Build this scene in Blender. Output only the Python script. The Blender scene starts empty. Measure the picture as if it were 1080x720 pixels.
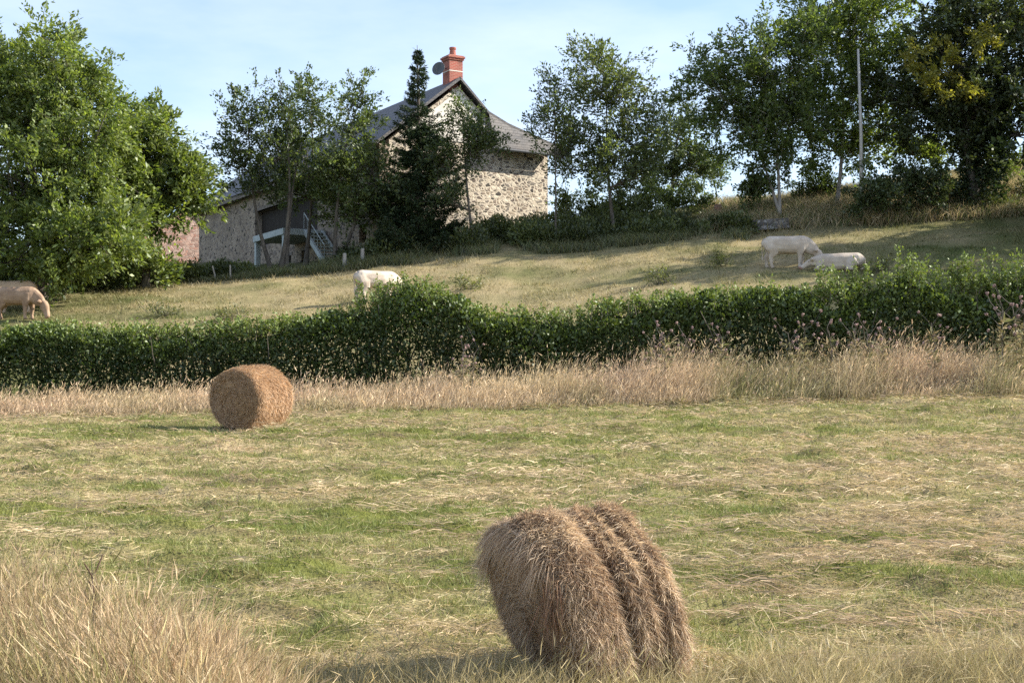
import bpy, bmesh, math, random
import numpy as np
from mathutils import Vector, Matrix, Quaternion
R = math.radians
rng = np.random.default_rng(7)
random.seed(7)
scene = bpy.context.scene
COL = scene.collection

# ------------------------------------------------------------------ camera, sky, sun, exposure
cam_d = bpy.data.cameras.new('camera')
cam_d.lens = 50.0; cam_d.sensor_width = 36.0; cam_d.sensor_fit = 'HORIZONTAL'
cam_d.shift_y = 60.0/1080.0
cam_d.clip_start = 0.1; cam_d.clip_end = 8000
cam = bpy.data.objects.new('camera', cam_d); COL.objects.link(cam)
cam.location = (0, 0, 0); cam.rotation_euler = (R(90), 0, 0)
scene.camera = cam

SUN_EL, SUN_BACK = 31.0, 6.5          # elevation; degrees behind the left-right line (sun on the right)
sx, sy, sz = math.cos(R(SUN_EL))*math.cos(R(SUN_BACK)), math.cos(R(SUN_EL))*math.sin(R(SUN_BACK)), math.sin(R(SUN_EL))
SUN = Vector((sx, sy, sz))
world = bpy.data.worlds.new('World'); scene.world = world; world.use_nodes = True
nt = world.node_tree; nt.nodes.clear()
wo = nt.nodes.new('ShaderNodeOutputWorld'); bg = nt.nodes.new('ShaderNodeBackground')
sky = nt.nodes.new('ShaderNodeTexSky'); sky.sky_type = 'NISHITA'; sky.sun_disc = False
sky.sun_elevation = R(SUN_EL); sky.sun_rotation = math.atan2(sx, sy)
sky.air_density = 1.0; sky.dust_density = 0.6; sky.ozone_density = 1.6
tc = nt.nodes.new('ShaderNodeTexCoord'); mp = nt.nodes.new('ShaderNodeMapping')
mp.inputs['Scale'].default_value = (2.2, 2.2, 8.0); mp.inputs['Rotation'].default_value = (0, R(12), R(20))
nz = nt.nodes.new('ShaderNodeTexNoise'); nz.inputs['Scale'].default_value = 1.6; nz.inputs['Detail'].default_value = 7
nz.inputs['Roughness'].default_value = 0.55
rmp = nt.nodes.new('ShaderNodeMapRange'); rmp.inputs[1].default_value = 0.36; rmp.inputs[2].default_value = 0.72
rmp.inputs[3].default_value = 0.08; rmp.inputs[4].default_value = 0.46
mxs = nt.nodes.new('ShaderNodeMix'); mxs.data_type = 'RGBA'
mxs.inputs[7].default_value = (5.6, 5.8, 6.9, 1)
nt.links.new(tc.outputs['Generated'], mp.inputs[0]); nt.links.new(mp.outputs[0], nz.inputs['Vector'])
nt.links.new(nz.outputs[0], rmp.inputs[0]); nt.links.new(rmp.outputs[0], mxs.inputs[0])
nt.links.new(sky.outputs[0], mxs.inputs[6]); nt.links.new(mxs.outputs[2], bg.inputs['Color'])
bg.inputs['Strength'].default_value = 0.115
nt.links.new(bg.outputs[0], wo.inputs[0])

sd = bpy.data.lights.new('sun', 'SUN'); sd.energy = 5.0; sd.angle = R(0.53); sd.color = (1.0, 0.93, 0.82)
so = bpy.data.objects.new('sun', sd); COL.objects.link(so)
so.rotation_euler = (-SUN).to_track_quat('-Z', 'Y').to_euler(); so.location = (60, 10, 60)
vs = scene.view_settings
vs.view_transform = 'Standard'; vs.look = 'None'; vs.gamma = 1.0; vs.use_curve_mapping = False
vs.exposure = 1.12
scene.cycles.max_bounces = 6; scene.cycles.diffuse_bounces = 2; scene.cycles.glossy_bounces = 2
scene.cycles.transmission_bounces = 3; scene.cycles.transparent_max_bounces = 4
scene.cycles.use_denoising = False

# ------------------------------------------------------------------ helpers
F, HZ, CX = 1500.0, 420.0, 540.0
def P(px, py, Y): return Vector(((px-CX)/F*Y, Y, (HZ-py)/F*Y))
def tag(o, label=None, cat=None, group=None, kind=None):
    if label: o['label'] = label
    if cat: o['category'] = cat
    if group: o['group'] = group
    if kind: o['kind'] = kind
    return o
def empty(name, loc, rz=0.0):
    o = bpy.data.objects.new(name, None); COL.objects.link(o)
    o.location = loc; o.rotation_euler = (0, 0, rz); o.empty_display_size = 0.3
    return o
def link(name, me, mat=None, parent=None, loc=None):
    o = bpy.data.objects.new(name, me); COL.objects.link(o)
    if mat is not None and not me.materials: me.materials.append(mat)
    if parent is not None: o.parent = parent
    if loc is not None: o.location = loc
    return o
def np_mesh(name, verts, faces_list, cols=None, smooth=False):
    """verts (N,3); faces_list: list of (M,k) index arrays; cols (N,3) per vertex"""
    me = bpy.data.meshes.new(name)
    verts = np.asarray(verts, dtype=np.float32)
    me.vertices.add(len(verts)); me.vertices.foreach_set('co', verts.ravel())
    faces_list = [np.asarray(f, dtype=np.int32) for f in faces_list if len(f)]
    loops = np.concatenate([f.ravel() for f in faces_list])
    tot = np.concatenate([np.full(len(f), f.shape[1], dtype=np.int32) for f in faces_list])
    start = np.concatenate([[0], np.cumsum(tot)[:-1]]).astype(np.int32)
    me.loops.add(len(loops)); me.loops.foreach_set('vertex_index', loops)
    me.polygons.add(len(tot)); me.polygons.foreach_set('loop_start', start)
    try: me.polygons.foreach_set('loop_total', tot)
    except Exception: pass
    if smooth: me.polygons.foreach_set('use_smooth', np.ones(len(tot), dtype=bool))
    if cols is not None:
        ca = me.attributes.new('Col', 'FLOAT_COLOR', 'POINT')
        c4 = np.ones((len(verts), 4), dtype=np.float32); c4[:, :3] = cols
        ca.data.foreach_set('color', c4.ravel())
    me.update(calc_edges=True); me.validate()
    return me
def _h(ix, iy, seed):
    n = (ix.astype(np.int64)*374761393 + iy.astype(np.int64)*668265263 + seed*1442695041) & 0x7fffffff
    n = ((n ^ (n >> 13))*1274126177) & 0x7fffffff
    n = n ^ (n >> 16)
    return (n & 0xffff)/65535.0
def vnoise(x, y, seed=0):
    x = np.asarray(x, float); y = np.asarray(y, float)
    x0 = np.floor(x); y0 = np.floor(y); fx = x-x0; fy = y-y0
    fx = fx*fx*(3-2*fx); fy = fy*fy*(3-2*fy)
    a = _h(x0, y0, seed); b = _h(x0+1, y0, seed); c = _h(x0, y0+1, seed); d = _h(x0+1, y0+1, seed)
    return (a*(1-fx)+b*fx)*(1-fy)+(c*(1-fx)+d*fx)*fy
def fbm(x, y, seed=0, oc=4):
    s = 0; a = 0.5; t = 0
    for k in range(oc):
        s = s + a*vnoise(x*2**k+k*17.3, y*2**k-k*9.1, seed+k); t += a; a *= 0.55
    return s/t
def sstep(a, b, x):
    t = np.clip((x-a)/(b-a), 0, 1); return t*t*(3-2*t)
def mix(a, b, t):
    t = np.asarray(t)[..., None]; return np.asarray(a)*(1-t)+np.asarray(b)*t

# ------------------------------------------------------------------ materials
def new_mat(name):
    m = bpy.data.materials.new(name); m.use_nodes = True
    n = m.node_tree; n.nodes.clear()
    out = n.nodes.new('ShaderNodeOutputMaterial')
    return m, n, out
def leaf_mat(name, trans=0.35, gloss=0.06, tint=(1.25, 1.3, 0.5)):
    m, n, out = new_mat(name)
    at = n.nodes.new('ShaderNodeAttribute'); at.attribute_name = 'Col'
    d = n.nodes.new('ShaderNodeBsdfDiffuse'); t = n.nodes.new('ShaderNodeBsdfTranslucent')
    g = n.nodes.new('ShaderNodeBsdfGlossy'); g.inputs['Roughness'].default_value = 0.5
    g.inputs['Color'].default_value = (0.8, 0.85, 0.8, 1)
    mul = n.nodes.new('ShaderNodeMix'); mul.data_type = 'RGBA'; mul.blend_type = 'MULTIPLY'; mul.inputs[0].default_value = 1
    mul.inputs[7].default_value = (*tint, 1)
    n.links.new(at.outputs['Color'], d.inputs[0]); n.links.new(at.outputs['Color'], mul.inputs[6])
    n.links.new(mul.outputs[2], t.inputs[0])
    a = n.nodes.new('ShaderNodeMixShader'); a.inputs[0].default_value = trans
    b = n.nodes.new('ShaderNodeMixShader'); b.inputs[0].default_value = gloss
    n.links.new(d.outputs[0], a.inputs[1]); n.links.new(t.outputs[0], a.inputs[2])
    n.links.new(a.outputs[0], b.inputs[1]); n.links.new(g.outputs[0], b.inputs[2])
    n.links.new(b.outputs[0], out.inputs[0])
    return m
def noise_mat(name, c1, c2, scale=3.0, detail=6, rough=0.9, bump=0.0, bscale=None, stretch=(1, 1, 1), spec=0.2, attr=False):
    m, n, out = new_mat(name)
    p = n.nodes.new('ShaderNodeBsdfPrincipled'); p.inputs['Roughness'].default_value = rough
    p.inputs['Specular IOR Level'].default_value = spec
    tcn = n.nodes.new('ShaderNodeTexCoord'); mpn = n.nodes.new('ShaderNodeMapping'); mpn.inputs['Scale'].default_value = stretch
    nn = n.nodes.new('ShaderNodeTexNoise'); nn.inputs['Scale'].default_value = scale; nn.inputs['Detail'].default_value = detail
    nn.inputs['Roughness'].default_value = 0.65
    cr = n.nodes.new('ShaderNodeValToRGB'); cr.color_ramp.elements[0].position = 0.32; cr.color_ramp.elements[1].position = 0.68
    cr.color_ramp.elements[0].color = (*c1, 1); cr.color_ramp.elements[1].color = (*c2, 1)
    n.links.new(tcn.outputs['Object'], mpn.inputs[0]); n.links.new(mpn.outputs[0], nn.inputs['Vector'])
    n.links.new(nn.outputs[0], cr.inputs[0])
    src = cr.outputs[0]
    if attr:
        at = n.nodes.new('ShaderNodeAttribute'); at.attribute_name = 'Col'
        mu = n.nodes.new('ShaderNodeMix'); mu.data_type = 'RGBA'; mu.blend_type = 'MULTIPLY'; mu.inputs[0].default_value = 1
        n.links.new(cr.outputs[0], mu.inputs[6]); n.links.new(at.outputs['Color'], mu.inputs[7]); src = mu.outputs[2]
    n.links.new(src, p.inputs['Base Color'])
    if bump:
        bn = n.nodes.new('ShaderNodeTexNoise'); bn.inputs['Scale'].default_value = bscale or scale*3; bn.inputs['Detail'].default_value = 8
        n.links.new(mpn.outputs[0], bn.inputs['Vector'])
        bb = n.nodes.new('ShaderNodeBump'); bb.inputs['Strength'].default_value = 1.0; bb.inputs['Distance'].default_value = bump
        n.links.new(bn.outputs[0], bb.inputs['Height']); n.links.new(bb.outputs[0], p.inputs['Normal'])
    n.links.new(p.outputs[0], out.inputs[0])
    return m
def stone_mat(name, mortar, stones, scale=2.6, stretch=(1, 1, 1.7), cover=0.09, warp=0.25):
    m, n, out = new_mat(name)
    p = n.nodes.new('ShaderNodeBsdfPrincipled'); p.inputs['Roughness'].default_value = 0.95; p.inputs['Specular IOR Level'].default_value = 0.1
    tcn = n.nodes.new('ShaderNodeTexCoord'); mpn = n.nodes.new('ShaderNodeMapping'); mpn.inputs['Scale'].default_value = stretch
    n.links.new(tcn.outputs['Object'], mpn.inputs[0])
    wn = n.nodes.new('ShaderNodeTexNoise'); wn.inputs['Scale'].default_value = 1.7; wn.inputs['Detail'].default_value = 3
    n.links.new(mpn.outputs[0], wn.inputs['Vector'])
    ad = n.nodes.new('ShaderNodeMix'); ad.data_type = 'RGBA'; ad.blend_type = 'LINEAR_LIGHT'; ad.inputs[0].default_value = warp
    n.links.new(mpn.outputs[0], ad.inputs[6]); n.links.new(wn.outputs['Color'], ad.inputs[7])
    ve = n.nodes.new('ShaderNodeTexVoronoi'); ve.feature = 'DISTANCE_TO_EDGE'; ve.inputs['Scale'].default_value = scale
    vc = n.nodes.new('ShaderNodeTexVoronoi'); vc.inputs['Scale'].default_value = scale
    n.links.new(ad.outputs[2], ve.inputs['Vector']); n.links.new(ad.outputs[2], vc.inputs['Vector'])
    sep = n.nodes.new('ShaderNodeSeparateColor'); n.links.new(vc.outputs['Color'], sep.inputs[0])
    cr = n.nodes.new('ShaderNodeValToRGB'); cr.color_ramp.interpolation = 'CONSTANT'
    els = cr.color_ramp.elements
    while len(els) < len(stones): els.new(0.5)
    for i, c in enumerate(stones):
        els[i].position = i/len(stones); els[i].color = (*c, 1)
    n.links.new(sep.outputs[0], cr.inputs[0])
    mr = n.nodes.new('ShaderNodeMapRange'); mr.inputs[1].default_value = cover*0.45; mr.inputs[2].default_value = cover
    n.links.new(ve.outputs['Distance'], mr.inputs[0])
    # some stones are buried under mortar
    hid = n.nodes.new('ShaderNodeMath'); hid.operation = 'GREATER_THAN'; hid.inputs[1].default_value = 0.25
    n.links.new(sep.outputs[1], hid.inputs[0])
    mm = n.nodes.new('ShaderNodeMath'); mm.operation = 'MULTIPLY'
    n.links.new(mr.outputs[0], mm.inputs[0]); n.links.new(hid.outputs[0], mm.inputs[1])
    fn = n.nodes.new('ShaderNodeTexNoise'); fn.inputs['Scale'].default_value = 0.6; fn.inputs['Detail'].default_value = 8
    n.links.new(tcn.outputs['Object'], fn.inputs['Vector'])
    mo = n.nodes.new('ShaderNodeValToRGB')
    mo.color_ramp.elements[0].position = 0.35; mo.color_ramp.elements[1].position = 0.65
    mo.color_ramp.elements[0].color = (*[c*0.72 for c in mortar], 1); mo.color_ramp.elements[1].color = (*mortar, 1)
    n.links.new(fn.outputs[0], mo.inputs[0])
    mx = n.nodes.new('ShaderNodeMix'); mx.data_type = 'RGBA'
    n.links.new(mm.outputs[0], mx.inputs[0]); n.links.new(mo.outputs[0], mx.inputs[6]); n.links.new(cr.outputs[0], mx.inputs[7])
    n.links.new(mx.outputs[2], p.inputs['Base Color'])
    bb = n.nodes.new('ShaderNodeBump'); bb.inputs['Strength'].default_value = 0.8; bb.inputs['Distance'].default_value = 0.04
    n.links.new(mr.outputs[0], bb.inputs['Height']); n.links.new(bb.outputs[0], p.inputs['Normal'])
    n.links.new(p.outputs[0], out.inputs[0])
    return m
M = {}
M['leaf'] = leaf_mat('leaf_green', 0.45, 0.04)
M['leaf_dark'] = leaf_mat('leaf_dark', 0.32, 0.05)
M['needle'] = leaf_mat('needle_green', 0.12, 0.03)
M['hedge'] = leaf_mat('hedge_leaf', 0.28, 0.045)
M['grass'] = leaf_mat('grass_blade', 0.30, 0.02, (1.1, 1.1, 0.8))
M['straw'] = leaf_mat('straw_blade', 0.34, 0.03, (1.0, 1.0, 0.9))
M['bark'] = noise_mat('bark', (0.06, 0.05, 0.042), (0.17, 0.15, 0.125), 6, bump=0.03, stretch=(1, 1, 0.3))
M['bark_pale'] = noise_mat('pale_bark', (0.18, 0.16, 0.14), (0.42, 0.39, 0.35), 5, bump=0.02, stretch=(1, 1, 0.4))
M['soil'] = noise_mat('ground_cover', (0.78, 0.78, 0.78), (1.12, 1.12, 1.1), 6.0, 10, 1.0, bump=0.03, bscale=22, spec=0.05, attr=True)
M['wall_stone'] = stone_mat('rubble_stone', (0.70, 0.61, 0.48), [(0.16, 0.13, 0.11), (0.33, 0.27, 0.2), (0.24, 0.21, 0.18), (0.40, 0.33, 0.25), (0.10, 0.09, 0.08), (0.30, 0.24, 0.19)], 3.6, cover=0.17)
M['facade_stone_shaded'] = stone_mat('facade_stone_shaded', (0.36, 0.30, 0.235), [(0.16, 0.13, 0.11), (0.27, 0.22, 0.17), (0.20, 0.17, 0.15), (0.32, 0.26, 0.2), (0.06, 0.055, 0.05), (0.24, 0.19, 0.15)], 3.4, cover=0.14)  # same masonry as the gable, darkened to paint in the facade's shade
M['pink_stone'] = stone_mat('pink_stone', (0.50, 0.36, 0.29), [(0.42, 0.24, 0.18), (0.36, 0.20, 0.15), (0.48, 0.32, 0.25), (0.30, 0.19, 0.15)], 3.0)
M['grey_stone'] = stone_mat('grey_stone', (0.14, 0.13, 0.12), [(0.22, 0.21, 0.2), (0.3, 0.29, 0.28), (0.18, 0.17, 0.16)], 4.0)
M['render_white'] = noise_mat('lime_render', (0.68, 0.62, 0.52), (0.82, 0.77, 0.68), 1.5, bump=0.01)
M['concrete'] = noise_mat('painted_concrete', (0.36, 0.41, 0.40), (0.50, 0.54, 0.53), 2.0, bump=0.005)
M['dark'] = noise_mat('dark_opening', (0.010, 0.010, 0.011), (0.02, 0.02, 0.02), 2, rough=0.5)
M['wood_old'] = noise_mat('weathered_wood', (0.10, 0.085, 0.07), (0.24, 0.21, 0.18), 5, stretch=(1, 1, 0.15), bump=0.01)
M['wood_dark'] = noise_mat('dark_boards', (0.018, 0.015, 0.013), (0.045, 0.038, 0.032), 5, stretch=(3, 3, 0.15), bump=0.01)
M['wood_pale'] = noise_mat('silvered_wood', (0.26, 0.24, 0.21), (0.44, 0.41, 0.37), 6, stretch=(1, 1, 0.12), bump=0.008)
M['metal'] = noise_mat('grey_metal', (0.07, 0.075, 0.08), (0.12, 0.125, 0.13), 4, rough=0.45)
M['zinc'] = noise_mat('zinc_gutter', (0.5, 0.48, 0.45), (0.62, 0.6, 0.56), 3, rough=0.5)
M['cow'] = noise_mat('cream_hide', (0.42, 0.34, 0.26), (0.60, 0.52, 0.43), 2.2, 5, 0.8, bump=0.008, bscale=30)
M['cow_shaded'] = noise_mat('shaded_hide', (0.24, 0.155, 0.10), (0.40, 0.28, 0.19), 2.2, 5, 0.8, bump=0.008, bscale=30)  # cream hide toned down, tree shade put into the colour
M['cow_tan'] = noise_mat('tan_hide', (0.46, 0.31, 0.20), (0.60, 0.45, 0.32), 2.2, 5, 0.8, bump=0.008, bscale=30)
M['hoof'] = noise_mat('pink_skin', (0.30, 0.18, 0.14), (0.42, 0.28, 0.22), 6)
M['thistle'] = noise_mat('thistle_down', (0.17, 0.10, 0.095), (0.40, 0.29, 0.255), 22, 6, 1.0)
M['dock'] = noise_mat('dock_seed', (0.07, 0.045, 0.03), (0.13, 0.09, 0.06), 60, 4, 1.0)
M['horn'] = noise_mat('horn', (0.5, 0.44, 0.34), (0.6, 0.55, 0.45), 6, rough=0.5)
M['bale'] = noise_mat('hay_bale', (0.19, 0.115, 0.07), (0.38, 0.26, 0.16), 9, 10, 1.0, bump=0.03, bscale=40, spec=0.05)
def slate_mat():
    m, n, out = new_mat('slate_tiles')
    p = n.nodes.new('ShaderNodeBsdfPrincipled'); p.inputs['Roughness'].default_value = 0.6
    tcn = n.nodes.new('ShaderNodeTexCoord')
    br = n.nodes.new('ShaderNodeTexBrick'); br.inputs['Scale'].default_value = 2.0
    br.inputs['Color1'].default_value = (0.065, 0.065, 0.07, 1); br.inputs['Color2'].default_value = (0.115, 0.105, 0.10, 1)
    br.inputs['Mortar'].default_value = (0.04, 0.04, 0.045, 1); br.inputs['Mortar Size'].default_value = 0.02
    br.inputs['Brick Width'].default_value = 0.5; br.inputs['Row Height'].default_value = 0.3
    n.links.new(tcn.outputs['UV'], br.inputs['Vector'])
    nn = n.nodes.new('ShaderNodeTexNoise'); nn.inputs['Scale'].default_value = 0.9; nn.inputs['Detail'].default_value = 8
    n.links.new(tcn.outputs['Object'], nn.inputs['Vector'])
    mx = n.nodes.new('ShaderNodeMix'); mx.data_type = 'RGBA'
    mrr = n.nodes.new('ShaderNodeMapRange'); mrr.inputs[1].default_value = 0.45; mrr.inputs[2].default_value = 0.75; mrr.inputs[4].default_value = 0.6
    n.links.new(nn.outputs[0], mrr.inputs[0]); n.links.new(mrr.outputs[0], mx.inputs[0])
    n.links.new(br.outputs[0], mx.inputs[6]); mx.inputs[7].default_value = (0.125, 0.105, 0.085, 1)
    n.links.new(mx.outputs[2], p.inputs['Base Color'])
    bb = n.nodes.new('ShaderNodeBump'); bb.inputs['Distance'].default_value = 0.03
    n.links.new(br.outputs['Fac'], bb.inputs['Height']); bb.invert = True; n.links.new(bb.outputs[0], p.inputs['Normal'])
    n.links.new(p.outputs[0], out.inputs[0]); return m
M['slate'] = slate_mat()
def brick_mat():
    m, n, out = new_mat('red_brick')
    p = n.nodes.new('ShaderNodeBsdfPrincipled'); p.inputs['Roughness'].default_value = 0.9
    tcn = n.nodes.new('ShaderNodeTexCoord')
    br = n.nodes.new('ShaderNodeTexBrick'); br.inputs['Scale'].default_value = 1.0
    br.inputs['Color1'].default_value = (0.40, 0.085, 0.055, 1); br.inputs['Color2'].default_value = (0.27, 0.06, 0.042, 1)
    br.inputs['Mortar'].default_value = (0.42, 0.24, 0.18, 1); br.inputs['Mortar Size'].default_value = 0.012
    br.inputs['Brick Width'].default_value = 0.24; br.inputs['Row Height'].default_value = 0.08
    wn_ = n.nodes.new('ShaderNodeTexNoise'); wn_.inputs['Scale'].default_value = 2.2; wn_.inputs['Detail'].default_value = 8
    n.links.new(tcn.outputs['Object'], wn_.inputs['Vector'])
    wr_ = n.nodes.new('ShaderNodeMapRange'); wr_.inputs[1].default_value = .48; wr_.inputs[2].default_value = .72; wr_.inputs[4].default_value = .7
    n.links.new(wn_.outputs[0], wr_.inputs[0])
    wm_ = n.nodes.new('ShaderNodeMix'); wm_.data_type = 'RGBA'; wm_.inputs[7].default_value = (0.13, 0.065, 0.05, 1)
    n.links.new(wr_.outputs[0], wm_.inputs[0]); n.links.new(br.outputs[0], wm_.inputs[6])
    n.links.new(tcn.outputs['UV'], br.inputs['Vector']); n.links.new(wm_.outputs[2], p.inputs['Base Color'])
    n.links.new(p.outputs[0], out.inputs[0]); return m
M['brick'] = brick_mat()

# ------------------------------------------------------------------ terrain
PXC = np.array([-600., 0, 270, 540, 810, 1080, 1700])
YS = [30., 36, 40, 44, 50, 58, 66, 70, 75, 82, 90, 100]
PYT = np.array([
    [455, 455, 455, 455, 455, 455, 455],
    [446, 443, 438, 433, 426, 418, 414],
    [434, 430, 426, 420, 410, 398, 390],
    [416, 412, 405, 396, 383, 368, 356],
    [382, 376, 368, 358, 340, 322, 305],
    [345, 336, 330, 318, 290, 276, 258],
    [324, 312, 297, 274, 255, 243, 222],
    [316, 305, 289, 258, 240, 226, 204],
    [311, 300, 284, 246, 222, 198, 176],
    [308, 296, 281, 240, 213, 172, 150],
    [308, 294, 277, 240, 213, 172, 150],
    [311, 296, 276, 246, 222, 185, 165]], float)
YST = np.array([-60., -10, 0, 10, 20] + YS + [130., 200, 500, 4000])
ZT = []
for y in YST:
    if y <= 20: ZT.append(np.full(7, -2.535 + 0.0612*max(y, -10)))
    elif y <= 100: ZT.append((HZ-PYT[YS.index(y)])/F*y)
    elif y == 130: ZT.append(ZT[-1]-1.5)
    elif y == 200: ZT.append(ZT[-1]*0.5)
    else: ZT.append(np.full(7, -6.0))
ZT = np.array(ZT)
SLO = np.zeros_like(ZT)
for i in range(1, len(YST)-1):
    SLO[i] = (ZT[i+1]-ZT[i-1])/(YST[i+1]-YST[i-1])
def H(X, Y, bumps=True):
    X = np.asarray(X, float); Y = np.asarray(Y, float)
    px = np.clip(CX+F*X/np.maximum(Y, 20), PXC[0], PXC[-1]-1e-3)
    ci = np.clip(np.searchsorted(PXC, px, side='right')-1, 0, 5); tx = (px-PXC[ci])/(PXC[ci+1]-PXC[ci])
    tx = tx*0.6+0.4*tx*tx*(3-2*tx)
    Yc = np.clip(Y, YST[0], YST[-1]-1e-3)
    k = np.clip(np.searchsorted(YST, Yc, side='right')-1, 0, len(YST)-2)
    h = YST[k+1]-YST[k]; t = (Yc-YST[k])/h
    def col(c):
        z0, z1, m0, m1 = ZT[k, c], ZT[k+1, c], SLO[k, c]*h, SLO[k+1, c]*h
        return z0*(2*t**3-3*t**2+1)+m0*(t**3-2*t**2+t)+z1*(-2*t**3+3*t**2)+m1*(t**3-t**2)
    z = col(ci)*(1-tx)+col(ci+1)*tx
    if bumps:
        far = sstep(40, 48, Y)
        z = z + ((fbm(X*0.5, Y*0.9, 3, 3)-0.5)*0.12+np.maximum(fbm(X*1.5, Y*2.6, 13, 3)-0.5, 0)*0.40)*(1-far)+(fbm(X*0.35, Y*0.45, 5, 3)-0.5)*0.5*far*(1-sstep(140, 300, Y))
    return z
def G(X, Y): return float(H(np.array([X]), np.array([Y]))[0])
def ground_at(px, Y): X = (px-CX)/F*Y; return Vector((X, Y, G(X, Y)))

def straw_mask(X, Y):
    """how much hay lies on the mown field (0 green stubble .. 1 straw)"""
    Yc = np.maximum(Y, 4)
    base = np.interp(Yc, [5, 9.5, 11, 12.2, 13.5, 15, 17.5, 19.5, 21, 23.5, 27, 30, 34, 37],
                         [.86, .80, .60, .44, .30, .18, .26, .46, .52, .40, .29, .20, .33, .66])
    base = base + 0.20*sstep(0.08, 0.25, X/Yc)*sstep(11, 14, Y)-0.04*sstep(-.1, -.3, X/Yc)
    w = (fbm(X*0.20+3, Y*1.1+X*0.06, 11, 4)-0.5)*1.7+(fbm(X*1.3, Y*2.6, 21, 4)-0.5)*1.5
    ph = (Y*0.98+X*0.10+1.1*(fbm(X*0.25, Y*0.35, 7, 3)-.5))/1.55
    row = np.maximum(np.cos(ph*2*math.pi), -0.35)*(0.35+0.9*vnoise(X*0.35, np.floor(ph+.5)*7.7, 17))
    return np.clip(base+w*0.9+0.26*row*sstep(37, 34, Y)*sstep(9.5, 11.5, Y), 0, 1)
C_GREEN = np.array([0.165, 0.178, 0.045]); C_STRAW = np.array([0.46, 0.37, 0.215]); C_EARTH = np.array([0.15, 0.115, 0.06])
C_PAST_S = np.array([0.34, 0.275, 0.155]); C_PAST_G = np.array([0.100, 0.120, 0.040])
def pasture_green_and_shade(X, Y):
    px = CX+F*X/np.maximum(Y, 1)
    b = 0.27+0.35*sstep(260, 20, px)+0.42*sstep(820, 1000, px)+0.1*sstep(52, 46, Y)  # green patches, plus tree shade on the right painted in as darker green
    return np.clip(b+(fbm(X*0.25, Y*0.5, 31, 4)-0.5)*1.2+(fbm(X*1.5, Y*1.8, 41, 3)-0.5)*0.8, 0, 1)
def ground_col(X, Y):
    s = straw_mask(X, Y)
    c = mix(C_GREEN*0.80, C_STRAW*0.78, s)
    dk = sstep(0.50, 0.66, fbm(X*1.2, Y*3.4, 51, 4))
    c = mix(c, C_EARTH*0.8, dk*0.65)
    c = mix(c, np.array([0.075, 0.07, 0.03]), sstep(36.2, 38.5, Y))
    p = mix(C_PAST_S, C_PAST_G, pasture_green_and_shade(X, Y))
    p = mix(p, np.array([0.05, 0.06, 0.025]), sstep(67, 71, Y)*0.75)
    return mix(c, p, sstep(42, 45, Y)) if c.ndim == 2 else c
def build_ground():
    ys = np.concatenate([np.arange(-60, 4, 4), np.arange(4, 8, 0.4), np.arange(8, 37, 0.16), np.arange(37, 92, 0.5),
                         np.arange(92, 150, 3), np.geomspace(150, 3900, 26)])
    xa = np.concatenate([np.arange(0, 14, 0.17), np.arange(14, 30, 0.5), np.arange(30, 70, 2), np.geomspace(70, 3000, 22)])
    xs = np.concatenate([-xa[:0:-1], xa])
    XX, YY = np.meshgrid(xs, ys); nx, ny = len(xs), len(ys)
    X, Y = XX.ravel(), YY.ravel()
    Z = H(X, Y)
    V = np.stack([X, Y, Z], 1)
    i = np.arange(nx*ny).reshape(ny, nx)
    Q = np.stack([i[:-1, :-1].ravel(), i[:-1, 1:].ravel(), i[1:, 1:].ravel(), i[1:, :-1].ravel()], 1)
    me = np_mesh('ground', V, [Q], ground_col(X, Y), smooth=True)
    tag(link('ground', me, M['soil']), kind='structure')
build_ground()

# ------------------------------------------------------------------ blades (grass, straw)
def blade_arrays(base, dirv, bend, length, width, col0, col1, segs=2, facing=None):
    """base (N,3); dirv (N,3) unit start direction; bend (N,3) added towards the tip; colours (N,3) root and tip"""
    N = len(base)
    side = np.cross(dirv, rng.normal(size=(N, 3))) if facing is None else facing
    side /= np.linalg.norm(side, axis=1, keepdims=True)+1e-9
    rows = []; cl = []
    for s in range(segs):
        t = s/segs
        c = base+dirv*(length*t)[:, None]+bend*(length*t*t)[:, None]
        w = (width*0.5*(1-0.55*t))[:, None]
        rows += [c-side*w, c+side*w]; cl += [mix(col0, col1, np.full(N, t))]*2
    rows.append(base+dirv*length[:, None]+bend*length[:, None]); cl.append(np.asarray(col1)*np.ones((N, 1)))
    k = 2*segs+1
    V = np.stack(rows, 1).reshape(-1, 3); C = np.stack(cl, 1).reshape(-1, 3)
    o = np.arange(N)*k
    faces = []
    for s in range(segs-1):
        faces.append(np.stack([o+2*s, o+2*s+1, o+2*s+3, o+2*s+2], 1))
    T = np.stack([o+2*segs-2, o+2*segs-1, o+2*segs], 1)
    return V, (np.concatenate(faces) if faces else np.zeros((0, 4), int)), T, C
class Acc:
    def __init__(s): s.V, s.Q, s.T, s.C, s.n = [], [], [], [], 0
    def add(s, V, Q, T, C):
        s.V.append(V); s.C.append(C)
        if len(Q): s.Q.append(Q+s.n)
        if len(T): s.T.append(T+s.n)
        s.n += len(V)
    def mesh(s, name, smooth=False):
        fl = []
        if s.Q: fl.append(np.concatenate(s.Q))
        if s.T: fl.append(np.concatenate(s.T))
        return np_mesh(name, np.concatenate(s.V), fl, np.concatenate(s.C), smooth)
def unit(v): return v/(np.linalg.norm(v, axis=1, keepdims=True)+1e-9)
def jitter(c, n, a=0.18, hue=0.08):
    k = rng.normal(1, a, (n, 1)).clip(0.45, 1.7)
    return np.clip(np.asarray(c)*k*rng.normal(1, hue, (n, 3)).clip(0.7, 1.3), 0.004, 0.9)
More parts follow.
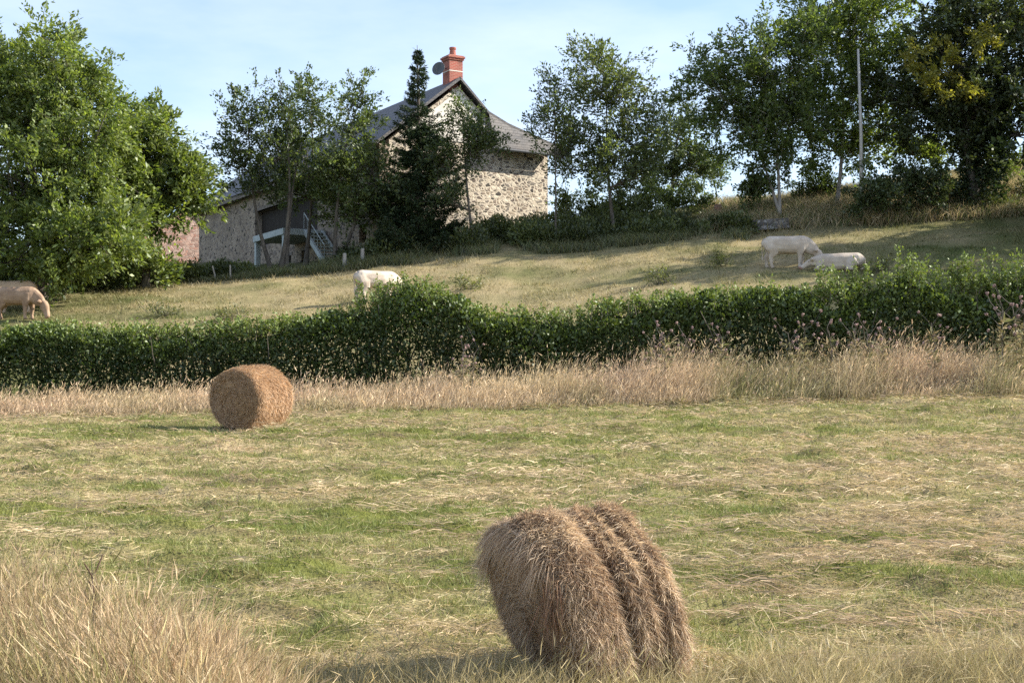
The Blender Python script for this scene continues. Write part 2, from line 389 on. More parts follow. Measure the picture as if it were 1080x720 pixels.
def sample_fan(n, y0, y1, power, margin=1.12):
    u = rng.random(n)
    a = 2-power
    Y = (y0**a+u*(y1**a-y0**a))**(1/a) if abs(a) > 1e-6 else y0*(y1/y0)**u
    X = (rng.random(n)*2-1)*0.36*margin*Y
    return X, Y
def grass_field():
    A = Acc()
    # green stubble
    X, Y = sample_fan(330000, 7.0, 37, 1.55)
    s = straw_mask(X, Y); tuft = fbm(X*2.2, Y*2.8, 61, 3)
    keep = rng.random(len(X)) < (1.05-0.75*s)*(0.35+1.1*sstep(0.3, 0.65, tuft))
    X, Y, s, tuft = X[keep], Y[keep], s[keep], tuft[keep]; n = len(X)
    base = np.stack([X, Y, H(X, Y)-0.005], 1)
    d = rng.normal(size=(n, 3))*0.45; d[:, 2] = 1; d = unit(d)
    L = (0.035+0.075*rng.random(n)**1.5)*(0.7+0.8*tuft)*(1+0.012*Y)
    W = (0.0045+0.003*rng.random(n))*(0.6+0.06*Y)
    g = mix(np.array([0.145, 0.195, 0.048]), np.array([0.31, 0.30, 0.115]), np.clip(fbm(X*0.7, Y*1.6, 71, 3)*1.1-0.1+s*0.3, 0, 1))
    g = g*rng.normal(1, 0.2, (n, 1)).clip(.5, 1.6)
    bend = rng.normal(size=(n, 3))*0.25; bend[:, 2] = -0.15
    A.add(*blade_arrays(base, d, bend, L, W, g*0.8, g*1.1, 1))
    # straw lying on the stubble
    X, Y = sample_fan(320000, 7.0, 37, 1.5)
    s = straw_mask(X, Y)
    keep = rng.random(len(X)) < 0.06+1.0*s**1.6
    X, Y, s = X[keep], Y[keep], s[keep]; n = len(X)
    lump = np.clip(fbm(X*1.3, Y*2.6, 81, 4)*3-1.2, 0, 1)
    base = np.stack([X, Y, H(X, Y)+0.004+rng.random(n)*(0.012+0.15*lump*s)], 1)
    ang = rng.normal(0, 1.0, n)+np.where(rng.random(n) < .5, 0, math.pi)
    d = np.stack([np.cos(ang), np.sin(ang), rng.normal(0.12, 0.28, n)], 1); d = unit(d)
    L = (0.08+0.16*rng.random(n))*(0.8+0.012*Y)
    W = (0.0035+0.003*rng.random(n))*(0.6+0.06*Y)
    pk = np.clip(fbm(X*0.5, Y*1.0, 91, 3)*1.6-0.4, 0, 1)
    c = mix(np.array([0.55, 0.455, 0.265]), np.array([0.47, 0.345, 0.235]), pk)*rng.normal(1, 0.24, (n, 1)).clip(.45, 1.5)*(0.72+0.5*fbm(X*2.2, Y*4, 83, 3))[:, None]
    bend = rng.normal(size=(n, 3))*0.2; bend[:, 2] = -0.16
    A.add(*blade_arrays(base, d, bend, L, W, c, c, 1))
    # upright pale tufts
    X, Y = sample_fan(150000, 7.0, 37, 1.6)
    s = straw_mask(X, Y); tf = fbm(X*1.6+9, Y*2.2, 101, 3)
    keep = rng.random(len(X)) < sstep(0.45, 0.75, tf)*(0.12+0.75*s)*(0.4+1.6*sstep(13, 8, Y))
    X, Y = X[keep], Y[keep]; n = len(X)
    base = np.stack([X, Y, H(X, Y)-0.005], 1)
    d = rng.normal(size=(n, 3))*0.5; d[:, 2] = 0.9; d[:, 0] += 0.25; d = unit(d)
    L = (0.07+0.13*rng.random(n)**1.3)*(0.75+0.7*sstep(12, 8, Y))
    W = (0.004+0.002*rng.random(n))*(0.6+0.06*Y)
    c = mix(np.array([0.48, 0.41, 0.22]), np.array([0.32, 0.31, 0.12]), rng.random(n)**1.5)*rng.normal(1, 0.2, (n, 1)).clip(.5, 1.5)
    bend = rng.normal(size=(n, 3))*0.3; bend[:, 2] = -0.3
    A.add(*blade_arrays(base, d, bend, L, W, c*0.75, c, 2))
    tag(link('field_grass', A.mesh('field_grass'), M['grass']), 'short mown grass with pale hay stalks strewn over the field', 'grass', kind='stuff')
grass_field()

def hay_swaths():
    A = Acc(); N = 82000
    X, Y = sample_fan(N, 8.5, 36, 1.4)
    px = CX+F*X/Y; py = HZ+F*(2.535-.0612*Y)/Y
    m = fbm(X*0.42+2, Y*1.25-X*0.12, 141, 4)
    right = sstep(700, 860, px)*sstep(640, 600, py)*sstep(425, 445, py)
    band = np.exp(-((py-522+0.02*(px-540))/20)**2)*sstep(120, 300, px)+np.exp(-((py-500)/14)**2)*sstep(140, 40, px)+np.exp(-((py-640)/16)**2)*sstep(640, 760, px)*.6
    w = sstep(.50, .62, m+0.10*right+0.11*np.clip(band, 0, 1)-.045)
    k = rng.random(N) < w; X, Y, w, m = X[k], Y[k], w[k], m[k]; n = len(X)
    hgt = w*(0.03+0.13*np.clip(fbm(X*2.0, Y*3.2, 151, 3)*2.4-.7, 0, 1))
    base = np.stack([X, Y, H(X, Y)+hgt*rng.random(n)**.5], 1)
    fl = 2.4*(fbm(X*0.5, Y*0.8, 161, 2)-.5)
    ang = fl+rng.normal(0, .45, n)+np.where(rng.random(n) < .5, 0, math.pi)
    d = unit(np.stack([np.cos(ang), np.sin(ang), rng.normal(.10, .22, n)], 1))
    pk = np.clip(fbm(X*.6, Y*1.1, 171, 2)*1.8-.4, 0, 1)
    c = mix(np.array([.56, .44, .27]), np.array([.47, .345, .225]), pk)*rng.normal(1, .28, (n, 1)).clip(.35, 1.6)
    bend = rng.normal(size=(n, 3))*.22; bend[:, 2] = -.2
    A.add(*blade_arrays(base, d, bend, .11+.20*rng.random(n), (.0042+.003*rng.random(n))*(.6+.06*Y), c, c, 2))
    tag(link('raked_hay', A.mesh('raked_hay'), M['straw']), 'loose raked wisps of pinkish hay left lying in rows on the field', 'hay', kind='stuff')
hay_swaths()

def tall_grass(X, Y, Lf, colf, lean=(0.12, 0.0), width=0.006, seed_heads=0.5, spread=0.22, headw=3.0):
    """stems with seed heads + basal leaves"""
    A = Acc(); n = len(X)
    base = np.stack([X, Y, H(X, Y)-0.02], 1)
    L = Lf*(0.6+0.5*rng.random(n))
    d = rng.normal(size=(n, 3))*spread; d[:, 2] = 1; d[:, 0] += lean[0]; d[:, 1] += lean[1]; d = unit(d)
    bend = rng.normal(size=(n, 3))*0.16; bend[:, 0] += lean[0]*1.3; bend[:, 2] = -0.10
    W = width*(0.7+0.6*rng.random(n)); c = colf
    A.add(*blade_arrays(base, d, bend, L, W, c*0.72, c, 2))
    k = rng.random(n) < seed_heads
    tip = (base+d*L[:, None]+bend*L[:, None])[k]; dt = unit(d[k]+2*bend[k]+rng.normal(size=(k.sum(), 3))*0.12)
    hl = 0.07+0.10*rng.random(k.sum())
    for r_ in range(2):
        hc = c[k]*rng.normal(1.08, 0.12, (k.sum(), 1))
        Vb, Qb, Tb, Cb = blade_arrays(tip-dt*0.03, dt, rng.normal(size=dt.shape)*0.1, hl, W[k]*headw*(0.7+0.3*r_), hc, hc, 2)
        A.add(Vb, Qb, Tb, Cb)
    return A
# strip of tall dry grass between field and hedge
def grass_strip():
    n = 47000
    X = (rng.random(n)*2-1)*17; px0 = CX+F*X/38
    Y = 36.0+rng.random(n)**0.8*3.3+0.4*(vnoise(X*0.7, X*0, 5)-0.5)
    px = CX+F*X/Y
    gap = vnoise(X*0.55, Y*0.5, 77)
    Lf = np.interp(px, [0, 270, 400, 540, 640, 760, 900, 1080], [0.58, 0.60, .85, 1.0, 1.12, 1.3, 1.36, 1.36])*(0.60+0.65*vnoise(X*0.9, Y*0.9, 15))
    Lf *= (0.30+0.70*sstep(36.0, 37.6, Y+1.4*(vnoise(X*0.8, X*0, 85)-.5)))*(0.7+0.75*rng.random(n)**2.2)
    gr = np.clip(fbm(X*0.5, Y*0.6, 19, 3)*1.9-0.75+0.25*sstep(500, 900, px)-0.15, 0, 0.85)
    pinky = vnoise(X*0.4+5, Y*0.5, 23)
    c = mix(mix(np.array([0.70, 0.56, 0.36]), np.array([0.66, 0.48, 0.345]), pinky), np.array([0.20, 0.215, 0.07]), gr*(rng.random(n) < 0.75))
    c = c*rng.normal(1, 0.2, (n, 1)).clip(.45, 1.5)
    A = tall_grass(X, Y, Lf, c, lean=(0.10, -0.02), width=0.0135, seed_heads=0.35, headw=1.5, spread=0.28)
    # matted dead leaves at the foot
    m = 22000
    X = (rng.random(m)*2-1)*17; Y = 35.7+rng.random(m)*2.2
    b = np.stack([X, Y, H(X, Y)], 1)
    d = rng.normal(size=(m, 3)); d[:, 2] = np.abs(d[:, 2])*0.5+0.15; d = unit(d)
    cc = jitter([0.33, 0.27, 0.13], m, 0.3)
    bend = rng.normal(size=(m, 3))*0.3; bend[:, 2] = -0.35
    A.add(*blade_arrays(b, d, bend, 0.2+0.3*rng.random(m), np.full(m, 0.016), cc*0.7, cc, 2))
    tag(link('tall_grass', A.mesh('tall_grass'), M['straw']), 'strip of tall dry straw coloured grass along the foot of the hedge', 'grass', kind='stuff')
grass_strip()
# tall grass in the near left corner
def near_grass():
    n = 105000
    Y = 6.6+rng.random(n)*3.6; px = rng.random(n)*520-90
    X = (px-CX)/F*Y
    edge = 400-(Y-6.6)*55+60*(vnoise(X*1.7, Y*1.7, 5)-0.5)
    dens = sstep(60, -80, px-edge)*(0.5+0.9*vnoise(X*3, Y*3, 9))
    keep = rng.random(n) < dens
    X, Y, px, edge = X[keep], Y[keep], px[keep], edge[keep]; n = len(X)
    Lf = np.interp(edge-px, [-60, 60, 180, 420], [0.20, 0.48, 0.78, 0.82])*(0.72+0.5*vnoise(X*1.6, Y*1.6, 12))
    Lf *= 1-0.15*sstep(9.4, 10.2, Y)
    gr = np.clip(fbm(X*1.1, Y*1.2, 29, 3)*2.2-0.75, 0, .8)*(rng.random(n) < 0.65)
    warm = rng.random(n)
    c = mix(mix(np.array([0.54, 0.42, 0.25]), np.array([0.36, 0.245, 0.155]), warm**1.5), np.array([0.20, 0.20, 0.06]), gr)
    c = c*rng.normal(1, 0.24, (n, 1)).clip(.4, 1.5)
    A = tall_grass(X, Y, Lf*(0.72+0.6*rng.random(n)**2), c, lean=(-0.04, 0.03), width=0.0032, seed_heads=0.5, spread=0.24, headw=1.7)
    tag(link('corner_grass', A.mesh('corner_grass'), M['straw']), 'tall dry seeding grass in the near left corner of the field', 'grass', kind='stuff')
    # shorter straw coloured grass across the front
    n = 130000
    Y = 6.8+rng.random(n)**0.9*3.4; X = (rng.random(n)*2-1)*0.42*Y
    cl = fbm(X*1.5, Y*1.7, 39, 3)
    dens = sstep(0.36, 0.62, cl)*(1-0.85*sstep(9.2, 10.2, Y))*(0.5+0.5*sstep(-1, 1, X))
    bd = np.hypot(X-0.51, Y-9.8); dens *= sstep(0.62, 0.9, bd)
    keep = rng.random(n) < dens
    X, Y, cl = X[keep], Y[keep], cl[keep]; n = len(X)
    c = mix(np.array([0.54, 0.44, 0.26]), np.array([0.30, 0.27, 0.11]), rng.random(n)**1.6)*rng.normal(1, 0.22, (n, 1)).clip(.45, 1.5)
    A = tall_grass(X, Y, (0.12+0.46*cl)*(0.55+0.8*rng.random(n)**2), c, lean=(0.06, 0), width=0.0032, seed_heads=0.15, spread=0.6, headw=1.6)
    tag(link('front_grass', A.mesh('front_grass'), M['straw']), 'loose tufts of pale grass along the front edge of the field', 'grass', kind='stuff')
near_grass()
# rough pasture behind the hedge
def pasture():
    A = Acc(); n = 150000
    Y = 43.5+rng.random(n)**0.9*26; X = (rng.random(n)*2-1)*0.39*Y
    cl = fbm(X*0.8, Y*1.1, 49, 3); pg = pasture_green_and_shade(X, Y)
    keep = rng.random(n) < 0.25+1.0*sstep(0.35, 0.7, cl)
    X, Y, cl, pg = X[keep], Y[keep], cl[keep], pg[keep]; n = len(X)
    b = np.stack([X, Y, H(X, Y)-0.02], 1)
    d = rng.normal(size=(n, 3))*0.5; d[:, 2] = 1; d = unit(d)
    L = (0.07+0.26*rng.random(n)**2)*(0.5+1.2*cl)
    c = mix(np.array([0.44, 0.36, 0.21]), np.array([0.125, 0.15, 0.045]), np.clip(pg+rng.normal(0, .2, n), 0, 1))*rng.normal(1, 0.2, (n, 1)).clip(.5, 1.5)
    bend = rng.normal(size=(n, 3))*0.25; bend[:, 2] = -0.2
    A.add(*blade_arrays(b, d, bend, L, 0.02+0.015*rng.random(n), c*0.8, c, 1))
    tag(link('pasture_grass', A.mesh('pasture_grass'), M['grass']), 'rough yellowing pasture grass on the slope behind the hedge', 'grass', kind='stuff')
pasture()

# ------------------------------------------------------------------ leaves, trees, shrubs
def leaf_arrays(pos, axis, size, aspect, cols, up=0.5):
    n = len(pos)
    nrm = rng.normal(size=(n, 3)); nrm[:, 2] += up*2; nrm = unit(nrm)
    ax = unit(axis+rng.normal(size=(n, 3))*0.5); ax = unit(ax-nrm*np.sum(ax*nrm, 1, keepdims=True)*0.7)
    sd_ = unit(np.cross(ax, nrm)); L = size[:, None]; W = (size*aspect*0.5)[:, None]
    fold = np.cross(sd_, ax)*(W*0.35)
    V = np.stack([pos, pos+ax*L*0.45+sd_*W+fold, pos+ax*L, pos+ax*L*0.45-sd_*W+fold], 1).reshape(-1, 3)
    o = np.arange(n)*4
    Q = np.stack([o, o+1, o+2, o+3], 1)
    return V, Q, np.zeros((0, 3), int), np.repeat(cols, 4, axis=0)
def tube(pts, radii, sides=6):
    pts = np.asarray(pts, float); k = len(pts); V = []
    for i in range(k):
        a = pts[max(i-1, 0)]; b = pts[min(i+1, k-1)]; t = (b-a)/(np.linalg.norm(b-a)+1e-9)
        r_ = np.array([1, 0, 0]) if abs(t[0]) < 0.8 else np.array([0, 1, 0])
        u = np.cross(t, r_); u /= np.linalg.norm(u); w = np.cross(t, u)
        for s in range(sides):
            th = 2*math.pi*s/sides
            V.append(pts[i]+radii[i]*(math.cos(th)*u+math.sin(th)*w))
    Q = []
    for i in range(k-1):
        for s in range(sides):
            a = i*sides+s; b = i*sides+(s+1) % sides
            Q.append([a, b, b+sides, a+sides])
    return np.array(V), np.array(Q)
def curve_pts(a, b, n, sag, wob, up=0.0):
    a = np.asarray(a, float); b = np.asarray(b, float); L = np.linalg.norm(b-a)
    t = np.linspace(0, 1, n)[:, None]
    p = a*(1-t)+b*t
    off = rng.normal(size=3)*wob*L
    p = p+np.sin(t*math.pi)*off+np.sin(t*math.pi)*np.array([0, 0, sag*L])
    if n > 4: p[1:-1] += rng.normal(size=(n-2, 3))*wob*0.25*L/n
    return p
class Wood:
    def __init__(s): s.V, s.Q, s.n = [], [], 0
    def add(s, pts, radii, sides=6):
        V, Q = tube(pts, radii, sides); s.V.append(V); s.Q.append(Q+s.n); s.n += len(V)
    def mesh(s, name): return np_mesh(name, np.concatenate(s.V), [np.concatenate(s.Q)], None, True)
def make_tree(name, label, base, lobes, trunk_r, leaf, cols, nleaf, clumps, tw_len=0.9, up=0.5, mat='leaf', bark='bark',
              stems=None, group=None, cat='tree', aspect=0.5, bare=0.0, crown_name='crown', twigs=5, loc_sp=0.11):
    """lobes: list of (centre Vector, (rx,ry,rz)) in world space; clumps per lobe ~ volume"""
    root = empty(name, base)
    tag(root, label, cat, group)
    b0 = np.array(base)
    wood = Wood(); A = Acc()
    vol = np.array([l[1][0]*l[1][1]*l[1][2] for l in lobes])**0.72; share = vol/vol.sum()
    tops = np.array([np.array(l[0]) for l in lobes])
    stems = stems or [(b0, tops[np.argmax(tops[:, 2])])]
    spts = []
    for si, (sa, sb) in enumerate(stems):
        sa = np.array(sa, float); sb = np.array(sb, float)
        sa = sa-np.array([0, 0, 0.25])
        p = curve_pts(sa, sb, 11, 0, 0.035)
        rr = trunk_r*(1-0.82*np.linspace(0, 1, 11)**0.8); rr[0] *= 1.35; rr[1] *= 1.08
        wood.add(p-b0, rr, 8); spts.append((p, rr))
    for li, (c, r3) in enumerate(lobes):
        c = np.array(c); r3 = np.array(r3); nc = max(3, int(clumps*share[li])); nl = max(40, int(nleaf*share[li]/nc))
        # limb to this lobe from the nearest stem point that lies below it
        best = None
        for p, rr in spts:
            for j in range(3, 10):
                dz = c[2]-p[j][2]; dd = np.linalg.norm(c-p[j])+max(0, -dz+0.25*np.linalg.norm((c-p[j])[:2]))*2.0
                if best is None or dd < best[0]: best = (dd, p[j], rr[j])
        inner = c-np.array([0, 0, r3[2]*0.35])
        limb = curve_pts(best[1], inner, 7, 0.05, 0.07)
        lr = min(best[2]*0.85, trunk_r*0.55)*(1-0.7*np.linspace(0, 1, 7))
        wood.add(limb-b0, lr, 6)
        u = unit(rng.normal(size=(nc, 3))); rad = rng.random(nc)**0.42
        rad = np.clip(rad, 0.12, 1.0)
        wig = 0.80+0.42*rng.random(nc)
        cc = c+u*r3*(rad*wig)[:, None]
        for k in range(nc):
            j = rng.integers(2, 7); st = limb[j]
            tp = cc[k]
            br = curve_pts(st, tp, 5, 0.06, 0.10)
            r0 = max(0.012, lr[j]*0.5)
            wood.add(br-b0, r0*(1-0.75*np.linspace(0, 1, 5)), 4)
            if rng.random() < bare: continue
            od = unit(((tp-c)/r3)[None, :]+np.array([[0, 0, up]]))[0]
            per = max(6, nl//twigs)
            for q in range(twigs):
                td = unit((od*0.9+rng.normal(size=3)*0.75)[None, :])[0]
                tl = tw_len*(0.6+0.8*rng.random())
                s0 = br[3] if q % 2 else br[4]
                tt = rng.random(per)**0.8
                pos = s0+td*(tl*tt)[:, None]+np.array([0, 0, -0.12*tl])*(tt**2)[:, None]+rng.normal(size=(per, 3))*loc_sp*(1.1-0.5*tt)[:, None]
                if q < 2: wood.add(np.array([s0, s0+td*tl*0.55, s0+td*tl*0.97-np.array([0, 0, .1*tl])])-b0, [0.014, 0.010, 0.005], 3)
                tone = rng.normal(1, 0.14)
                ci = rng.random(per)**1.3
                colr = mix(np.array(cols[0]), np.array(cols[1]), ci)*(tone*rng.normal(1, 0.14, (per, 1))).clip(.5, 1.6)
                A.add(*leaf_arrays(pos-b0, np.tile(td, (per, 1)), leaf*(0.65+0.7*rng.random(per)), aspect, colr))
    link('trunk', wood.mesh('trunk'), M[bark], root)
    link(crown_name, A.mesh('crown'), M[mat], root)
    return root
def LB(px, py, rx, ry, Y, dY=0.0, rd=None):
    Yc = Y+dY; k = Yc/F
    return (P(px, py, Yc), (rx*k, (rd if rd is not None else (rx+ry)*0.5*k), ry*k))
DG = [(0.050, 0.075, 0.031), (0.120, 0.152, 0.060)]
GG = [(0.068, 0.100, 0.036), (0.155, 0.192, 0.072)]
WG = [(0.095, 0.142, 0.036), (0.235, 0.275, 0.088)]
BG = [(0.090, 0.135, 0.034), (0.215, 0.265, 0.075)]
# big walnut, left
Yw = 63
make_tree('walnut_tree', 'largest bright green broad tree overhanging the cows at the left edge', ground_at(38, Yw),
          [LB(64, 84, 46, 56, Yw, -1, 2.5), LB(8, 102, 60, 62, Yw, 0, 3), LB(82, 150, 62, 60, Yw, -1.5, 3), LB(15, 195, 70, 70, Yw, -2, 3.2),
           LB(70, 235, 65, 55, Yw, -2.5, 2.6), LB(-70, 140, 70, 100, Yw, 0, 3.4), LB(110, 245, 45, 45, Yw, -1, 2.2), LB(112, 112, 32, 36, Yw, 0, 1.8), LB(-25, 75, 50, 50, Yw, 0, 2.4), LB(74, 38, 15, 18, Yw, 0, .9), LB(20, 262, 55, 32, Yw, -3, 2), LB(-60, 240, 60, 55, Yw, -1, 3)],
          0.36, 0.205, WG, 98000, 370, 1.15, 0.35, 'leaf', aspect=0.46, loc_sp=0.16)
make_tree('walnut_tree', 'rounded bright green tree leaning over the pink stone barn', ground_at(152, 66),
          [LB(150, 288, 26, 10, 66, -.2, .9), LB(155, 160, 38, 46, 66), LB(135, 150, 28, 30, 66), LB(180, 165, 24, 30, 66), LB(188, 205, 34, 38, 66, -0.5), LB(142, 218, 42, 42, 66, -1), LB(176, 216, 26, 22, 66, 0), LB(207, 195, 20, 20, 66), LB(112, 258, 28, 26, 66, -1.5), LB(122, 278, 26, 14, 66, -.5), LB(105, 250, 40, 26, 66, -6.8, 1.6), LB(75, 255, 40, 22, 66, -7, 1.5)],
          0.20, 0.235, WG, 38000, 200, 1.0, 0.35, 'leaf', aspect=0.46, loc_sp=0.15)
# plums by the house
make_tree('plum_tree', 'slender three-stemmed tree before the balcony with open crown and upright tips', ground_at(296, 69.5),
          [LB(258, 128, 34, 36, 69.5, 0, 1.3), LB(300, 112, 22, 30, 69.5, 0, 1.0), LB(250, 172, 26, 26, 69.5, 0, 1.2), LB(290, 162, 30, 32, 69.5, -.3, 1.3), LB(280, 198, 30, 16, 69.5, 0, 1.1), LB(302, 208, 16, 10, 69.5, 0, .7)],
          0.13, 0.17, DG, 12500, 110, 0.95, 0.9, 'leaf', stems=[(ground_at(288, 69.6), P(262, 130, 69.5)), (ground_at(295, 69.4), P(300, 115, 69.5)), (ground_at(302, 69.5), P(318, 150, 69.8))], bare=0.08)
make_tree('plum_tree', 'leafy tree rising between the balcony and its stair', ground_at(322, 72),
          [LB(328, 118, 22, 34, 72, 0, 1.1), LB(318, 165, 34, 36, 72, 0, 1.5), LB(350, 205, 26, 28, 72, 0, 1.2), LB(312, 200, 22, 16, 72, 0, 1), LB(368, 225, 16, 16, 72, 0, .9)],
          0.12, 0.17, GG, 11000, 90, 0.9, 0.8, 'leaf')
make_tree('plum_tree', 'tree with forked pale trunk just left of the dark spruce', ground_at(352, 70),
          [LB(372, 128, 30, 40, 70, 0, 1.3), LB(355, 180, 36, 38, 70, 0, 1.6), LB(395, 178, 34, 34, 70, 0, 1.5), LB(400, 215, 30, 26, 70, 0.5, 1.4), LB(370, 222, 26, 16, 70, 0, 1.1), LB(376, 100, 9, 14, 70, 0, .4), LB(386, 96, 8, 12, 70, 0, .4)],
          0.14, 0.17, GG, 15500, 130, 0.85, 0.9, 'leaf', bark='bark', stems=[(ground_at(353, 70), P(364, 150, 70)), (ground_at(355, 70.1), P(395, 170, 70))])
# spruce
def make_spruce():
    Y = 70.5; base = ground_at(441, Y); top = P(440, 48, Y); b0 = np.array(base); h = top.z-base.z
    root = tag(empty('spruce_tree', base), 'dark pointed spruce with bare tip beside the lit gable', 'tree')
    wood = Wood(); A = Acc()
    wood.add([(0, 0, -0.2), (0, 0, h*0.35), (0.02, 0, h*0.7), (top.x-base.x, 0, h)], [0.2, 0.15, 0.08, 0.012], 8)
    z = 0.7
    while z < h-0.15:
        f = 1-z/h
        rad = 2.9*f**1.05*(0.62+0.62*rng.random())+0.06
        for q in range(rng.integers(5, 8)):
            th = rng.random()*6.283; dirh = np.array([math.cos(th), math.sin(th), 0])
            rl = rad*(0.75+0.4*rng.random())
            t = np.linspace(0, 1, 6)
            pts = np.array([(0, 0, z)])+dirh*(rl*t)[:, None]
            pts[:, 2] += (-0.18*np.sin(t*2.6)+0.12*t*t)*rl*(0.4+f)+ (0.35*t*rl if f < 0.3 else 0)
            wood.add(pts, 0.03*(1-0.8*t)*(0.5+f), 4)
            k = int((26+170*rl)*(0.55 if f < .38 else 1))
            tt = 0.12+0.88*rng.random(k)**0.75
            pp = np.stack([np.interp(tt, t, pts[:, i]) for i in range(3)], 1)
            lat = np.cross(dirh, [0, 0, 1])
            sg = np.where(rng.random(k) < .5, 1, -1)
            sp = (rng.random(k)*0.34*rl*(1.1-tt))*sg
            pp += lat*sp[:, None]; pp[:, 2] += -np.abs(sp)*0.35+rng.normal(0, 0.05, k)
            ax = dirh*0.9+lat*(sg*0.6)[:, None]+np.array([0, 0, -0.25])
            c = mix(np.array([0.020, 0.037, 0.018]), np.array([0.050, 0.072, 0.026]), rng.random(k)**1.6)*rng.normal(1, 0.15, (k, 1))
            A.add(*leaf_arrays(pp, ax, 0.13+0.10*rng.random(k), 0.26, c, up=0.3))
        z += 0.15+0.12*f+(0.10 if f < 0.36 else 0)
    link('trunk', wood.mesh('trunk'), M['bark'], root); link('crown', A.mesh('crown'), M['needle'], root)
make_spruce()
make_tree('plum_tree', 'small tree with thin leaning trunk in front of the sunlit stone gable', ground_at(500, 69),
          [LB(488, 135, 24, 36, 69, 0, 1.1), LB(470, 170, 26, 30, 69, 0, 1.2), LB(505, 158, 22, 30, 69, 0, 1.0), LB(502, 114, 7, 16, 69, 0, .3), LB(474, 208, 22, 18, 69, 0, 1.0), LB(520, 150, 12, 12, 69, 0, .6)],
          0.09, 0.15, DG, 9800, 100, 0.75, 0.8, 'leaf', stems=[(ground_at(500, 69), P(488, 120, 69))])
make_tree('young_tree', 'thin pale-stemmed tree with sparse twiggy crown at the right end of the house', ground_at(586, 68.5),
          [LB(585, 108, 18, 34, 68.5, 0, .9), LB(570, 130, 14, 26, 68.5, 0, .8), LB(592, 160, 22, 28, 68.5, 0, 1)],
          0.065, 0.15, DG, 4600, 60, 0.75, 0.9, 'leaf', bark='bark', bare=0.22)
make_tree('ash_tree', 'airy grey-green tree with tall ragged top in the middle of the row', ground_at(650, 69.5),
          [LB(622, 85, 30, 38, 69.5, 0, 1.6), LB(652, 98, 34, 36, 69.5, 0, 1.7), LB(610, 135, 30, 34, 69.5, 0, 1.6), LB(668, 140, 36, 38, 69.5, 0, 1.7), LB(634, 165, 34, 34, 69.5, -.5, 1.6), LB(678, 178, 26, 26, 69.5, 0, 1.3), LB(632, 58, 13, 16, 69.5, 0, .8), LB(600, 172, 24, 20, 69.5, 0, 1.2), LB(690, 135, 20, 26, 69.5, 0, 1.1), LB(645, 195, 30, 16, 69.5, 0, 1.2)],
          0.12, 0.17, [(0.072, 0.100, 0.040), (0.170, 0.200, 0.080)], 22500, 200, 0.9, 0.75, 'leaf', stems=[(ground_at(650, 69.5), P(640, 90, 69.5))], bare=0.06)
make_tree('maple_tree', 'dark tree in shade set back between the airy tree and the gap of sky', ground_at(707, 85),
          [LB(716, 135, 28, 36, 85, 0, 1.8), LB(702, 172, 30, 30, 85, 0, 1.8), LB(735, 172, 26, 24, 85, 0, 1.5), LB(725, 190, 26, 14, 85, 0, 1.3)],
          0.15, 0.2, DG, 10500, 90, 0.85, 0.5, 'leaf_dark')
make_tree('small_tree', 'little tree on the skyline in the gap right of the dark maple', ground_at(757, 90),
          [LB(757, 182, 15, 15, 90, 0, .9), LB(748, 172, 8, 9, 90, 0, .6)], 0.06, 0.18, GG, 1900, 22, 0.6, 0.5, 'leaf')
make_tree('oak_tree', 'broad dark tree with fine leaves standing over the grey stone trough', ground_at(826, 71.5),
          [LB(760, 88, 48, 42, 71.5, 0, 2.2), LB(805, 75, 50, 50, 71.5, 0, 2.4), LB(790, 130, 48, 40, 71.5, 0, 2.2), LB(832, 120, 42, 52, 71.5, 0.5, 2.2), LB(818, 170, 30, 28, 71.5, 0, 1.5), LB(848, 45, 30, 30, 71.5, 0, 1.6)],
          0.11, 0.19, [(0.066, 0.100, 0.033), (0.165, 0.212, 0.066)], 34000, 250, 0.95, 0.5, 'leaf', bark='bark_pale',
          stems=[(ground_at(827, 71.5), P(790, 120, 71.5)), (ground_at(823, 71.6), P(818, 90, 71.5))])
make_tree('poplar_tree', 'tall light green tree with slim grey trunk beside the white pole', ground_at(882, 74),
          [LB(880, 40, 50, 46, 74, 0, 2.2), LB(850, 10, 40, 40, 74, 0, 2), LB(905, 95, 44, 46, 74, 0, 2.0), LB(865, 110, 36, 50, 74, 0, 1.8), LB(925, 25, 50, 45, 74, 0, 2.3), LB(935, 70, 36, 40, 74, 0, 2), LB(885, 155, 32, 24, 74, 0, 1.5), LB(890, -30, 50, 40, 74, 0, 2.2), LB(925, 130, 40, 36, 75, 0, 1.9), LB(850, 150, 26, 30, 75, 0, 1.4), LB(905, 160, 26, 20, 75, 0, 1.2)],
          0.12, 0.20, BG, 42000, 300, 1.0, 0.45, 'leaf', bark='bark_pale', stems=[(ground_at(882, 74), P(878, 0, 74))])
make_tree('ivy_tree', 'largest dark tree with ivy-clad trunk at the right edge', ground_at(1032, 71),
          [LB(1000, 60, 60, 62, 71, 0, 3), LB(1055, 20, 55, 55, 71, 0, 3), LB(960, 95, 42, 46, 71, 0.5, 2.2), LB(1060, 95, 50, 55, 71, 0, 2.6), LB(1020, 125, 40, 34, 71, 0, 2.2), LB(1110, 60, 60, 80, 71, 1, 3), LB(1010, 0, 50, 40, 71, 0, 2.5),
           LB(1030, 150, 30, 26, 71, 0, 1.2), LB(1032, 172, 26, 24, 71, 0, 1.1), LB(1034, 196, 20, 20, 71, 0, 1.0), LB(1010, 140, 24, 24, 71, 0, 1.2), LB(962, 128, 36, 30, 71, 0, 1.6), LB(1085, 130, 36, 36, 71, 0, 1.8), LB(1000, 105, 36, 30, 70, 0, 1.6)],
          0.28, 0.21, [(0.034, 0.052, 0.020), (0.090, 0.108, 0.034)], 62000, 400, 0.95, 0.4, 'leaf_dark')
